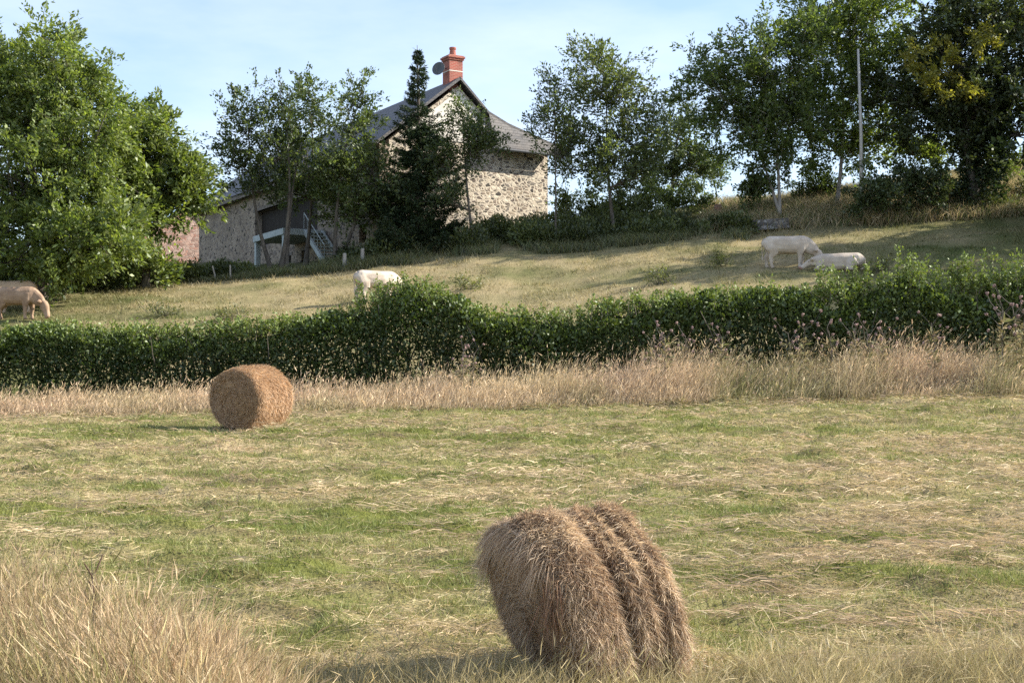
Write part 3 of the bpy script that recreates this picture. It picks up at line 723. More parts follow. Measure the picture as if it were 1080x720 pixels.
def ivy_clothing():
    root = [o for o in COL.objects if o.name.startswith('ivy_tree')][0]; b0 = np.array(root.location); A = Acc(); n = 9500
    z = rng.random(n)**0.8*6.2; th = rng.random(n)*6.283; rr = (0.95-0.05*z+0.5*vnoise(z*1.1, th*1.2, 8))*(0.45+0.55*rng.random(n)**.5)
    lean = np.array(P(1050, 60, 71))-b0; lean = lean/lean[2]
    pos = lean[None, :]*z[:, None]+np.stack([np.cos(th)*rr, np.sin(th)*rr, rng.normal(0, .1, n)], 1)
    c = mix(np.array([.022, .040, .016]), np.array([.060, .085, .030]), rng.random(n)**1.4)
    A.add(*leaf_arrays(pos, np.stack([np.cos(th), np.sin(th), th*0+.2], 1), .10+.08*rng.random(n), .8, c, up=.2))
    link('ivy', A.mesh('ivy'), M['leaf_dark'], root)
def painted_sun_boughs():
    root = [o for o in COL.objects if o.name.startswith('ivy_tree')][0]; b0 = np.array(root.location); A = Acc()
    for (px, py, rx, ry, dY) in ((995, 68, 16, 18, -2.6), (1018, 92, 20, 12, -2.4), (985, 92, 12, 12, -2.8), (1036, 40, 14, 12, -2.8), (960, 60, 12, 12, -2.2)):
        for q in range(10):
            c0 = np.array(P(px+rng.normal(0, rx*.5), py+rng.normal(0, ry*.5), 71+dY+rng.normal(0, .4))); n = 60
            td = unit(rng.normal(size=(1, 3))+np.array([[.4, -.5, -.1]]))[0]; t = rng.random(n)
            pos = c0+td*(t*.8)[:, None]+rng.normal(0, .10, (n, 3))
            c = mix(np.array([.16, .17, .03]), np.array([.34, .30, .07]), rng.random(n))  # bright yellow-green puts sunlight on the dark crown into the leaf colour
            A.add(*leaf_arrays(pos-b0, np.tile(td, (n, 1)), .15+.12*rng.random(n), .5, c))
    link('painted_sun_leaves', A.mesh('painted_sun_leaves'), M['leaf'], root)['label'] = 'boughs with sunlight painted into the leaf colour'
ivy_clothing(); painted_sun_boughs()
# off to the right: the trees whose shade lies over the pasture
for sx_, sy_, hh_, rr_, lab in ((30, 67.5, 6.0, 3.0, 'low bushy dark tree beyond the right edge, highest on the slope'), (27.5, 63.5, 11.0, 4.2, 'tall dark tree beyond the right edge, nearest the ivy-clad one'), (32, 56, 12.5, 4.8, 'second tall dark tree beyond the right edge, lower on the slope'), (37, 63, 13.5, 4.5, 'tallest dark tree beyond the right edge, farthest out')):
    gz = G(sx_, sy_)
    make_tree('shade_tree', lab, Vector((sx_, sy_, gz)),
              [(Vector((sx_, sy_, gz+hh_-rr_*.8)), (rr_*.85, rr_*.85, rr_*.8)), (Vector((sx_-.5, sy_-1, gz+hh_*.42)), (rr_, rr_, hh_*.28)), (Vector((sx_+.5, sy_+.8, gz+hh_*.25)), (rr_*.9, rr_*.9, hh_*.22))],
              0.3, 0.32, DG, 17000, 150, 1.2, 0.4, 'leaf_dark')

def shrub(name, label, base, lobes, cols, nleaf, leaf=0.14, mat='leaf_dark', cat='bush', group=None, aspect=0.55, kind=None):
    o = make_tree(name, label, base, lobes, 0.04, leaf, cols, nleaf, max(12, nleaf//90), 0.45, 0.7, mat, group=group, cat=cat, aspect=aspect, crown_name='foliage', twigs=4, loc_sp=0.13)
    return o
shrub('bramble_bush', 'dark sprawling bramble mound left of the ivy-clad trunk', ground_at(940, 69.5),
      [LB(930, 200, 36, 22, 69.5, 0, 1.2), LB(965, 190, 36, 24, 70, 0, 1.3), LB(912, 214, 22, 14, 69.2, 0, .9), LB(985, 200, 20, 20, 70, 0, 1)], DG, 9000, 0.17)
shrub('hazel_bush', 'sunlit yellow-green bush behind the bramble mound', ground_at(968, 77),
      [LB(962, 158, 30, 18, 77, 0, 1.4), LB(985, 162, 26, 16, 77, 0, 1.3), LB(1062, 175, 20, 16, 76, 0, 1)], WG, 5500, 0.18, 'leaf')
shrub('elder_bush', 'dense green bush under the left side of the broad dark tree', ground_at(800, 73),
      [LB(802, 198, 13, 18, 73, 0, .8), LB(792, 204, 10, 14, 73, 0, .7)], GG, 2600, 0.16)
for px_, Y_, w_, ty_, lab_ in ((612, 74.5, 24, 192, 'leafy bush filling the gap between the house end and the airy tree'), (668, 75, 30, 180, 'broad leafy bush behind the trunk of the airy tree'), (722, 76, 26, 190, 'low leafy bush at the foot of the dark maple'), (858, 76, 24, 178, 'light green bush on the bank left of the slim grey trunk')):
    gy_ = HZ-F*ground_at(px_, Y_).z/Y_; h_ = (gy_-ty_)
    shrub('lilac_bush', lab_, ground_at(px_, Y_), [LB(px_, gy_-h_*.5, w_, h_*.5, Y_, 0, 1.1), LB(px_-w_*.6, gy_-h_*.38, w_*.6, h_*.4, Y_, 0, .9), LB(px_+w_*.6, gy_-h_*.42, w_*.55, h_*.42, Y_, .3, .9)], GG, 4200, 0.15, 'leaf')
def undergrowth():
    """weeds and low scrub along the fence line under the trees"""
    A = Acc()
    spec = [(-80, 140, 68.5, 72, 1.9, 44), (120, 215, 66.8, 67.8, 0.85, 16), (215, 265, 68, 69.3, 0.7, 10), (350, 420, 68.6, 70.5, 0.9, 14), (395, 520, 68.6, 71.5, 1.0, 30), (500, 720, 68.3, 71.5, 1.15, 60), (700, 790, 68.5, 70.5, 0.9, 16), (390, 480, 70.5, 72, 1.3, 16), (480, 620, 71, 74, 1.15, 26), (610, 680, 72, 75, 1.3, 20), (20, 120, 65, 66.5, 1.0, 16), (1000, 1100, 70, 73, 1.0, 14)]
    for x0, x1, y0, y1, h, k in spec:
        for q in range(k):
            px = x0+(x1-x0)*rng.random(); Y = y0+(y1-y0)*rng.random()
            c = np.array(ground_at(px, Y)); hh = h*(0.45+0.75*rng.random()); w = 0.4+0.5*rng.random()
            n = int(420*w*hh)+90
            u = unit(rng.normal(size=(n, 3))); rd = rng.random(n)**0.4
            pos = c+np.array([0, 0, hh*0.45])+u*rd[:, None]*np.array([w, w, hh*0.6]); 
            shade = mix(np.array([0.050, 0.070, 0.026]), np.array([0.150, 0.170, 0.062]), rng.random(n)**1.2)*rng.normal(1, .25)
            A.add(*leaf_arrays(pos, u+np.array([0, 0, .6]), 0.12+0.12*rng.random(n), 0.4, np.clip(shade, .005, 1)))
    # rank grasses among them
    n = 95000
    px = 130+rng.random(n)*660; Y = 66.8+rng.random(n)*4.5; X = (px-CX)/F*Y
    k = rng.random(n) < sstep(0.35, 0.65, fbm(X*0.5, Y*0.6, 55, 3)); X, Y = X[k], Y[k]; n = len(X)
    b = np.stack([X, Y, H(X, Y)], 1); d = rng.normal(size=(n, 3))*0.3; d[:, 2] = 1; d = unit(d)
    c = mix(np.array([0.30, 0.255, 0.14]), np.array([0.10, 0.135, 0.045]), rng.random(n)**0.6)*rng.normal(1, .25, (n, 1)).clip(.5, 1.6)
    bend = rng.normal(size=(n, 3))*0.25; bend[:, 2] = -0.2
    A.add(*blade_arrays(b, d, bend, (0.22+0.6*rng.random(n)**1.4)*(0.45+0.55*sstep(150, 420, CX+F*X/Y)), np.full(n, 0.024), c*0.7, c, 2))
    tag(link('undergrowth', A.mesh('undergrowth'), M['leaf_dark']), 'tangled dark weeds and scrub under the row of trees', 'scrub', kind='stuff')
    # dry grass on the bank at the right
    A = Acc(); n = 60000
    px = 740+rng.random(n)*420; Y = 69.2+rng.random(n)*11; X = (px-CX)/F*Y
    g = fbm(X*0.35, Y*0.4, 57, 3)
    k = rng.random(n) < 0.15+sstep(0.35, 0.6, g); X, Y, g = X[k], Y[k], g[k]; n = len(X)
    b = np.stack([X, Y, H(X, Y)], 1); d = rng.normal(size=(n, 3))*0.35; d[:, 2] = 1; d = unit(d)
    c = mix(np.array([0.56, 0.44, 0.26]), np.array([0.18, 0.21, 0.07]), (rng.random(n) < 0.4)*1.0)*rng.normal(1, .2, (n, 1)).clip(.5, 1.5)
    bend = rng.normal(size=(n, 3))*0.3; bend[:, 2] = -0.25
    A.add(*blade_arrays(b, d, bend, 0.45+0.7*rng.random(n), np.full(n, 0.028), c*0.75, c, 2))
    tag(link('bank_grass', A.mesh('bank_grass'), M['straw']), 'tall dry grass on the bank beneath the right-hand trees', 'grass', kind='stuff')
undergrowth()

for px_, Y_, w_, h_, lab_ in ((695, 57.5, 17, 16, 'dark green weed clump on the pasture left of the standing cow'), (490, 60, 14, 11, 'grey-green weed clump on the pasture right of the centre cow'), (238, 56.5, 16, 10, 'low weed clump on the pasture below the farmhouse corner'), (760, 60, 14, 12, 'brown-green weed clump just left of the standing cow'), (925, 57.5, 12, 10, 'low weed clump in the shade right of the lying cow'), (170, 58, 15, 9, 'green weed clump on the pasture below the pink barn')):
    gy_ = HZ-F*ground_at(px_, Y_).z/Y_
    shrub('weed_clump', lab_, ground_at(px_, Y_), [LB(px_, gy_-h_*.42, w_, h_*.5, Y_, 0, .5), LB(px_+w_*.5, gy_-h_*.3, w_*.6, h_*.4, Y_, .2, .4)], [(.085, .105, .04), (.19, .20, .085)], 900, 0.11, 'leaf', 'weed', 'weed clumps in the pasture', .3)
# hedge
def hedge():
    tops_px = [-400, 0, 60, 120, 180, 240, 300, 340, 380, 430, 480, 520, 560, 600, 640, 700, 760, 820, 860, 900, 940, 1000, 1040, 1080, 1500]
    tops_py = [350, 343, 339, 341, 339, 336, 332, 328, 314, 298, 311, 325, 324, 325, 312, 307, 304, 297, 298, 301, 286, 288, 289, 284, 272]
    A = Acc(); Yh = 41.0
    base = Vector((0, Yh, G(0, Yh))); b0 = np.array(base)
    root = tag(empty('hedge', base), 'long dense dark green hedge dividing mown field from pasture', 'hedge')
    n = 175000
    px = -160+rng.random(n)*1400
    X = (px-CX)/F*Yh
    g = H(X, np.full(n, Yh)); top = (HZ-np.interp(px, tops_px, tops_py))/F*Yh-0.32+(fbm(X*0.75, X*0, 66, 3)-0.5)*1.25
    hh = top-g
    v = rng.random(n)
    # position on the rounded cross-section
    a = rng.random(n)
    th = (a*1.30-0.15)*math.pi            # 0 = front foot .. pi = back foot
    prof = np.clip(np.sin(np.clip(th, 0, math.pi)), 0, 1)
    yy = -np.cos(np.clip(th, 0, math.pi))*0.85
    zz = np.where(prof > 0, prof**0.55, 0)
    lump = 0.55+0.95*fbm(X*0.9, zz*1.6+yy, 67, 3)
    shell = 1-0.38*rng.random(n)**1.8
    front = rng.random(n) < 0.30
    zf = rng.random(n)
    yy = np.where(front, -0.85*(1-0.25*zf), yy); zz = np.where(front, zf*0.95, zz)
    pos = np.stack([X+rng.normal(0, .08, n), Yh+yy*lump*shell, g+hh*zz*shell**0.6*np.where(front, 1, 1)], 1)
    outw = unit(np.stack([rng.normal(0, .6, n), yy, zz*0.9+0.2], 1))
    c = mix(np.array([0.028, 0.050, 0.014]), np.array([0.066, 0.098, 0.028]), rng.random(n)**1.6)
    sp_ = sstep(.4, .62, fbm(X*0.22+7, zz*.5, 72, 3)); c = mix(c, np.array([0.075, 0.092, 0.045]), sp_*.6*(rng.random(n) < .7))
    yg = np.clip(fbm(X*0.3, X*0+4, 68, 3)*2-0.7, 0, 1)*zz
    c = mix(c, np.array([0.150, 0.205, 0.042]), np.clip(sstep(.55, 1, zz)*.45+yg*.4, 0, .8)*(rng.random(n) < .8))*rng.normal(1, .17, (n, 1)).clip(.5, 1.6)  # leaves brighten towards the top: sunlight painted over the dark, shaded front
    sz_ = (0.07+0.075*rng.random(n))*(0.8+0.45*vnoise(X*0.4, zz, 73))
    kp = rng.random(n) < np.where(front, .25+1.1*sstep(.36, .6, fbm(X*1.5, zz*3.2, 74, 3)), 1.0)
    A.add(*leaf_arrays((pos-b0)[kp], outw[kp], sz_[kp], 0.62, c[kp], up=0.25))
    # shoots sticking out of the top
    wood = Wood()
    for k in range(900):
        px1 = -100+rng.random()*1280; x = (px1-CX)/F*Yh
        t_ = (HZ-np.interp(px1, tops_px, tops_py))/F*Yh-0.34
        hi = 0.12+0.34*rng.random()**1.5+(0.75*rng.random()**1.6 if px1 > 870 else 0.4*rng.random() if 380 < px1 < 470 else 0)
        y = Yh+rng.normal(0, .3); s0 = np.array([x, y, t_-0.25]); s1 = s0+np.array([rng.normal(0, .22), rng.normal(0, .2), hi+0.2])
        wood.add(np.array([s0, s1])-b0, [0.012, 0.004], 3)
        m = int(26+50*hi); tt = rng.random(m)[:, None]
        ps = s0*(1-tt)+s1*tt+rng.normal(0, .05, (m, 3))
        cl = mix(np.array([0.10, 0.145, 0.030]), np.array([0.22, 0.27, 0.075]), rng.random(m))  # shoot leaves coloured brighter to continue the painted sunlit top
        A.add(*leaf_arrays(ps-b0, rng.normal(size=(m, 3))+np.array([0, 0, .8]), 0.07+0.06*rng.random(m), 0.55, cl, up=0.4))
    # woody interior
    for k in range(360):
        x = (-150+rng.random()*1380-CX)/F*Yh; z0 = G(x, Yh)
        px1 = CX+F*x/Yh; t_ = (HZ-np.interp(px1, tops_px, tops_py))/F*Yh
        s0 = np.array([x, Yh+rng.normal(0, .15), z0-0.1]); s1 = np.array([x+rng.normal(0, .5), Yh+rng.normal(0, .4), z0+(t_-z0)*(0.6+0.3*rng.random())])
        wood.add(curve_pts(s0, s1, 5, 0, .08)-b0, [.03, .026, .02, .014, .006], 4)
    link('stems', wood.mesh('stems'), M['bark'], root); link('foliage', A.mesh('foliage'), M['hedge'], root)
hedge()

# ------------------------------------------------------------------ solid-shape helpers
class MB:
    def __init__(s): s.bm = bmesh.new(); s.uv = s.bm.loops.layers.uv.new('UVMap')
    def poly(s, pts):
        f = s.bm.faces.new([s.bm.verts.new(p) for p in pts]); return f
    def prism(s, ring, vec):
        """closed prism: ring of points extruded by vec"""
        ring = [Vector(p) for p in ring]; vec = Vector(vec); k = len(ring)
        a = [s.bm.verts.new(p) for p in ring]; b = [s.bm.verts.new(p+vec) for p in ring]
        s.bm.faces.new(a[::-1]); s.bm.faces.new(b)
        for i in range(k): s.bm.faces.new([a[i], a[(i+1) % k], b[(i+1) % k], b[i]])
    def box(s, c, ex, ey, ez):
        c, ex, ey, ez = Vector(c), Vector(ex), Vector(ey), Vector(ez)
        s.prism([c-ex-ey-ez, c+ex-ey-ez, c+ex+ey-ez, c-ex+ey-ez], ez*2)
    def tube(s, pts, radii, sides=8, caps=True):
        V, Q = tube([tuple(p) for p in pts], radii, sides)
        vs_ = [s.bm.verts.new(v) for v in V]
        for q in Q: s.bm.faces.new([vs_[i] for i in q])
        if caps:
            s.bm.faces.new(vs_[:sides][::-1]); s.bm.faces.new(vs_[-sides:])
    def build(s, name, mat, parent=None, bevel=0.0, smooth=False, origin=None):
        bmesh.ops.recalc_face_normals(s.bm, faces=s.bm.faces)
        if bevel:
            bmesh.ops.bevel(s.bm, geom=[e for e in s.bm.edges if e.calc_face_angle(0) > 0.5], offset=bevel, segments=2, affect='EDGES', profile=0.6)
        for f in s.bm.faces:          # planar uv in metres
            n = f.normal; u = Vector((0, 0, 1)).cross(n)
            if u.length < 0.05: u = Vector((1, 0, 0))
            u.normalize(); v = n.cross(u)
            for l in f.loops: l[s.uv].uv = (l.vert.co.dot(u), l.vert.co.dot(v))
            f.smooth = smooth
        me = bpy.data.meshes.new(name); s.bm.to_mesh(me); s.bm.free()
        o = link(name, me, mat, parent)
        return o

# ------------------------------------------------------------------ farmhouse
def farmhouse():
    c0 = Vector((-6.72, 72.0, 0)); ul = Vector((-0.5, 0.866, 0)); ug = Vector((0.866, 0.5, 0))
    out_l = -ug; out_g = -ul                    # outward normals of long facade and gable
    LN, WD = 29.5, 10.0; ZE, ZR = 12.9, 16.45; ZB = 5.0; TR = 4.5
    org = Vector((c0.x, c0.y, 7.0))
    root = tag(empty('farmhouse', org), 'long stone farmhouse with slate roof and red brick chimney on the hill', 'house')
    def W(s, t, z): return c0+ul*s+ug*t+Vector((0, 0, z))-org   # local point
    Zv = Vector((0, 0, 1))
    # walls: long facade with openings, gables, back
    def wall_panel(mb, a, b, z0, z1, holes, thick, outn):
        """a,b local xy points; holes (u0,u1,z0,z1) in metres along a->b; built as butt-jointed blocks"""
        d = (b-a); L = d.length; d.normalize()
        xs = sorted({0.0, L, *[h[0] for h in holes], *[h[1] for h in holes]})
        for x0, x1 in zip(xs[:-1], xs[1:]):
            hs = sorted([h for h in holes if h[0] <= x0+1e-6 and h[1] >= x1-1e-6], key=lambda h: h[2])
            z = z0
            for h in hs+[(0, 0, z1, z1)]:
                if h[2] > z+1e-6:
                    p = [a+d*x0, a+d*x1, a+d*x1-outn*thick, a+d*x0-outn*thick]
                    mb.prism([Vector((q.x, q.y, z)) for q in p], Vector((0, 0, h[2]-z)))
                z = h[3]
    mb = MB(); A0 = W(0, 0, 0); A0.z = 0; B0 = W(LN, 0, 0); B0.z = 0
    zo = -org.z
    holes = [(1.6, 2.5, 8.05+zo, 9.0+zo), (8.2, 18.3, 9.3+zo, 11.5+zo), (9.4, 10.6, 6.3+zo, 8.4+zo), (12.2, 13.6, 6.2+zo, 8.3+zo)]
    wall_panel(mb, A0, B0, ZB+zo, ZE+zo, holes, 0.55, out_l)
    mb.build('wall', M['facade_stone_shaded'], root)
    # gable wall (one pentagon prism), back wall and far gable
    mb = MB()
    g = [W(0.0, 0.553, ZB), W(0.0, WD, ZB), W(0.0, WD, 13.45), W(0.0, 7.4, 14.3), W(0.0, 6.2, 14.8), W(0.0, TR, ZR-0.15), W(0.0, 0.553, ZE+0.25)]
    mb.prism(g, ul*0.55)
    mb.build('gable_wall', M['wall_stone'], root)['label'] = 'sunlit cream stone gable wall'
    mb = MB()
    g = [W(LN, 0.553, ZB), W(LN, WD, ZB), W(LN, WD, 13.45), W(LN, 7.4, 14.3), W(LN, 6.2, 14.8), W(LN, TR, ZR-0.15), W(LN, 0.553, ZE+0.25)]
    mb.prism(g, -ul*0.55)
    mb.prism([W(0.553, WD, ZB), W(LN-0.553, WD, ZB), W(LN-0.553, WD-0.55, ZB), W(0.553, WD-0.55, ZB)], (0, 0, ZE-ZB-0.05))
    mb.build('rear_wall', M['wall_stone'], root)
    # pale render on the top of the gable (proud of the stone)
    mb = MB()
    g = [W(-0.012, 1.1, ZE+0.45), W(-0.012, 6.1, ZE+0.5), W(-0.012, 6.1, 14.75), W(-0.012, TR, ZR-0.4)]
    mb.prism(g, -ul*0.03); mb.build('gable_render', M['render_white'], root)
    # roof slabs
    mb = MB(); ov = 0.45
    sl = (ZR-ZE)/TR
    n1 = (out_l*sl+Zv).normalized()*0.14
    mb.prism([W(-0.3, -ov, ZE-ov*sl+0.12), W(LN+0.3, -ov, ZE-ov*sl+0.12), W(LN+0.3, TR, ZR+0.12), W(-0.3, TR, ZR+0.12)], n1)
    # right slope with a flared foot (three facets), starting at the ridge
    prof = [(TR, ZR+0.124), (6.2, 14.95), (7.4, 14.42), (10.7, 13.45)]
    for (t0, z0), (t1, z1) in zip(prof[:-1], prof[1:]):
        mb.prism([W(-0.3, t0, z0), W(LN+0.3, t0, z0), W(LN+0.3, t1, z1), W(-0.3, t1, z1)], (0, 0, 0.15))
    roof = mb.build('roof', M['slate'], root)
    # pent roof over the gable's right half
    mb = MB()
    mb.prism([W(-0.32, 6.15, 14.3), W(-0.32, 6.2, 14.85), W(-0.32, 7.4, 14.32), W(-0.32, 10.5, 13.42), W(-0.60, 10.5, 13.12), W(-0.60, 6.3, 13.12)], (0, 0, 0.10))
    mb.build('pent_roof', M['slate'], root)['label'] = 'tiled pent roof over the right half of the gable'
    mb = MB(); mb.tube([W(-0.66, 6.25, 13.10), W(-0.66, 10.6, 13.06)], [0.075, 0.075], 8); mb.build('gutter', M['metal'], root)
    mb = MB(); mb.box(W(LN/2, -ov-0.04, ZE-ov*sl+0.02), ul*(LN/2+0.3), out_l*0.03, Zv*0.1); mb.build('fascia', M['wood_old'], root)
    # chimney on the ridge by the gable
    ch = MB(); cc = W(0.7, TR+.06, 0); cc.z = 0; hw = 0.39
    def cb(z0, z1, h): ch.box(Vector((cc.x, cc.y, (z0+z1)/2+zo)), ug*h, ul*h, Zv*((z1-z0)/2))
    cb(ZR-0.5, 17.12, hw); cb(17.17, 17.72, hw); cb(17.72, 17.82, hw+0.05); cb(17.82, 17.92, hw+0.10); cb(17.92, 17.97, hw+0.04)
    chim = ch.build('chimney', M['brick'], root)
    b2 = MB(); b2.box(Vector((cc.x, cc.y, 17.145+zo)), ug*(hw+0.012), ul*(hw+0.012), Zv*0.025); b2.build('band', M['render_white'], chim)
    b3 = MB(); q = Vector((cc.x, cc.y, zo)); b3.tube([q+Zv*17.97, q+Zv*18.04, q+Zv*18.32, q+Zv*18.36, q+Zv*18.45], [0.22, 0.19, 0.15, 0.19, 0.18], 14); b3.build('chimney_pot', M['brick'], chim, smooth=False)
    # satellite dish on an arm beside the chimney
    d = MB(); dc = cc-ug*0.98+Vector((0, 0, 17.2+zo))-ul*0.25
    nrm = Vector((-0.35, -0.9, 0.28)).normalized(); u = nrm.cross(Zv).normalized(); v = u.cross(nrm)
    rings = []
    for rr, dep in [(0.0, -0.09), (0.16, -0.075), (0.30, -0.03), (0.35, 0.0), (0.355, -0.02), (0.16, -0.10)]:
        rings.append([dc+nrm*dep+(u*math.cos(a)+v*math.sin(a)*1.06)*max(rr, 0.004) for a in [2*math.pi*k/20 for k in range(20)]])
    vr = [[d.bm.verts.new(p) for p in r_] for r_ in rings]
    for i in range(len(vr)-1):
        for k in range(20): d.bm.faces.new([vr[i][k], vr[i][(k+1) % 20], vr[i+1][(k+1) % 20], vr[i+1][k]])
    dish = d.build('satellite_dish', M['metal'], root, smooth=True)
    d2 = MB(); d2.tube([dc-nrm*0.1, cc-ug*0.38+Vector((0, 0, 17.3+zo))], [0.025, 0.025], 6); d2.tube([dc-v*0.36, dc+nrm*0.38-v*0.1], [0.014, 0.014], 6); d2.build('arm', M['metal'], dish)
    # openings: dark leaves set back in the wall
    def leafp(name, s0, s1, z0, z1, mat, back=0.35, label=None):
        m_ = MB(); m_.prism([W(s0, back, z0), W(s1, back, z0), W(s1, back+0.06, z0), W(s0, back+0.06, z0)], (0, 0, z1-z0))
        o = m_.build(name, mat, root)
        if label: o['label'] = label
        return o
    leafp('window', 1.6, 2.5, 8.05, 9.0, M['dark'])
    leafp('loft_opening', 8.2, 18.3, 9.3, 11.5, M['wood_dark'], 0.45, 'wide dark boarded opening above the balcony')
    leafp('door', 9.4, 10.6, 6.3, 8.4, M['wood_old']); leafp('door', 12.2, 13.6, 6.2, 8.3, M['dark'])
    for (s0, s1, z1) in [(8.0, 18.5, 11.5), (9.2, 10.8, 8.4), (12.0, 13.8, 8.3), (1.45, 2.65, 9.0)]:
        lm = MB(); lm.prism([W(s0, -0.03, z1), W(s1, -0.03, z1), W(s1, 0.2, z1), W(s0, 0.2, z1)], (0, 0, 0.18)); lm.build('lintel', M['wood_old'], root)
    # balcony: concrete deck on posts, dark back, outside stair
    bal = empty('balcony', (0, 0, 0)); bal.parent = root
    DZ = 9.2; proj = 2.5; s0, s1 = 6.95, 11.7
    m_ = MB(); m_.prism([W(s0, -proj, DZ-0.34), W(s1, -proj, DZ-0.34), W(s1, -0.02, DZ-0.34), W(s0, -0.02, DZ-0.34)], (0, 0, 0.34)); m_.build('deck', M['concrete'], bal, bevel=0.02)
    for ss in (s0+0.2, s1-0.2):
        m_ = MB(); b_ = W(ss, -proj+0.2, 0); m_.box(Vector((b_.x, b_.y, (5.2+DZ-0.345)/2+zo)), ul*0.14, ug*0.14, Zv*((DZ-0.345-5.2)/2)); m_.build('post', M['concrete'], bal, bevel=0.02)
    # stair running down to the right from the deck end
    st = MB(); a_ = W(s0-0.02, -1.3, DZ-0.3); e_ = W(s0-2.9, -1.3, 6.9)
    for off in (0.0, 1.0):
        q0 = a_+ug*off; q1 = e_+ug*off
        st.prism([q0, q0+Zv*0.3, q1+Zv*0.3, q1], ug*0.12)
    for i in range(9):
        f = (i+0.5)/9; c_ = a_.lerp(e_, f)+ug*0.56+Zv*0.22; st.box(c_, ul*0.16, ug*0.437, Zv*0.025)
    st.build('stair', M['concrete'], bal)
    ra = MB()
    for i in range(7):
        f = i/6; q0 = a_.lerp(e_, f); ra.tube([q0+Zv*0.302, q0+Zv*1.15], [0.02, 0.02], 6)
    ra.tube([a_+Zv*1.17, e_+Zv*1.17], [0.025, 0.025], 6); ra.build('handrail', M['concrete'], bal)
farmhouse()
def barn():
    # pink stone outbuilding behind the far end of the house
    c0 = Vector((-28.6, 108.0, 0)); ug = Vector((0.90, 0.436, 0)); ul = Vector((-0.436, 0.90, 0)); zb, ze, zr = 6.0, 13.6, 16.0
    root = tag(empty('stone_barn', (c0.x, c0.y, 8)), 'pinkish stone barn half hidden behind the bright green tree', 'barn')
    o_ = Vector((c0.x, c0.y, 8))
    def W(s, t, z): return c0+ul*s+ug*t+Vector((0, 0, z))-o_
    mb = MB(); wd = 8.0
    mb.prism([W(0, 0, zb), W(0, wd, zb), W(0, wd, ze-1.6), W(0, wd*0.55, zr-1.2), W(0, 0, ze-1.6)], ul*9)
    mb.build('wall', M['pink_stone'], root)
    mb = MB()
    mb.prism([W(-.3, -.4, ze-1.7), W(9.3, -.4, ze-1.7), W(9.3, wd*.55, zr-1.1), W(-.3, wd*.55, zr-1.1)], (0, 0, .15))
    mb.prism([W(-.3, wd+.4, ze-1.7), W(9.3, wd+.4, ze-1.7), W(9.3, wd*.55+.003, zr-1.1), W(-.3, wd*.55+.003, zr-1.1)], (0, 0, .15))
    mb.build('roof', M['slate'], root)
barn()

# ------------------------------------------------------------------ pole, posts, trough
b = ground_at(909, 71.5)
pb = MB(); tp = P(905, 52, 71.5)-b
pb.tube([(0, 0, -0.3), tp*0.5+Vector((0.05, 0, 0)), tp], [0.10, 0.085, 0.06], 10)
tag(pb.build('utility_pole', M['zinc'], None, smooth=True), 'pale slender utility pole rising among the right-hand trees', 'pole').location = b
posts = [(57, 66, 292, 'pale fence post nearest the two cows under the big tree'), (74, 66.3, 293, 'thin pale fence post under the big tree, second from the cows'), (108, 66.5, 287, 'stout fence post under the big tree between cows and barn'),
         (191, 67, 290, 'short fence post standing before the pink barn'), (363, 67.5, 267, 'grey fence post left of the grazing cow at centre, nearest the stair'), (382, 68, 262, 'grey fence post directly above the rump of the centre cow'), (228, 67.2, 284, 'thin leaning stake near the left corner of the farmhouse'), (243, 67.0, 282, 'thin stake below the farmhouse wall, right of the leaning one')]
for i, (px, Y, ty, lb) in enumerate(posts):
    g_ = ground_at(px, Y); h_ = max(0.7, (HZ-ty)/F*Y-g_.z); r_ = 0.045 if i in (1, 6, 7) else 0.10
    m_ = MB(); ln = rng.normal(0, .05); ln = -0.25 if i == 6 else ln
    m_.tube([(0, 0, -.2), (ln*h_*.5, 0, h_*.5), (ln*h_, 0, h_*.96), (ln*h_, 0, h_)], [r_, r_*.95, r_*.9, r_*.6], 7)
    tag(m_.build('fence_post', M['wood_pale'], None), lb, 'fence post', 'old fence posts along the top of the pasture').location = g_
# long grey stone trough
g_ = ground_at(811, 69.6)
t_ = MB(); L_, D_, H_ = 0.92, 0.32, 0.5
t_.box((0, -D_, H_/2), (L_, 0, 0), (0, .07, 0), (0, 0, H_/2)); t_.box((0, D_, H_/2), (L_, 0, 0), (0, .07, 0), (0, 0, H_/2))
for s_ in (-1, 1): t_.box((s_*(L_-.08), 0, H_/2-.002), (.08, 0, 0), (0, D_-.072, 0), (0, 0, H_/2-.002))
t_.box((0, 0, .1), (L_-.162, 0, 0), (0, D_-.072, 0), (0, 0, .1))
o = t_.build('stone_trough', M['grey_stone'], None, bevel=0.02); o.location = g_+Vector((0, 0, 0.05)); o.rotation_euler = (0, R(-5), R(6))
tag(o, 'long grey stone trough on the slope under the broad dark tree', 'trough')
g_ = ground_at(757, 74); m_ = MB(); m_.box((0, 0, .3), (.17, 0, 0), (0, .2, 0), (0, 0, .42))
o = m_.build('stone_block', M['pink_stone'], None, bevel=0.03); o.location = g_; tag(o, 'upright pinkish stone block on the crest left of the trough', 'stone')

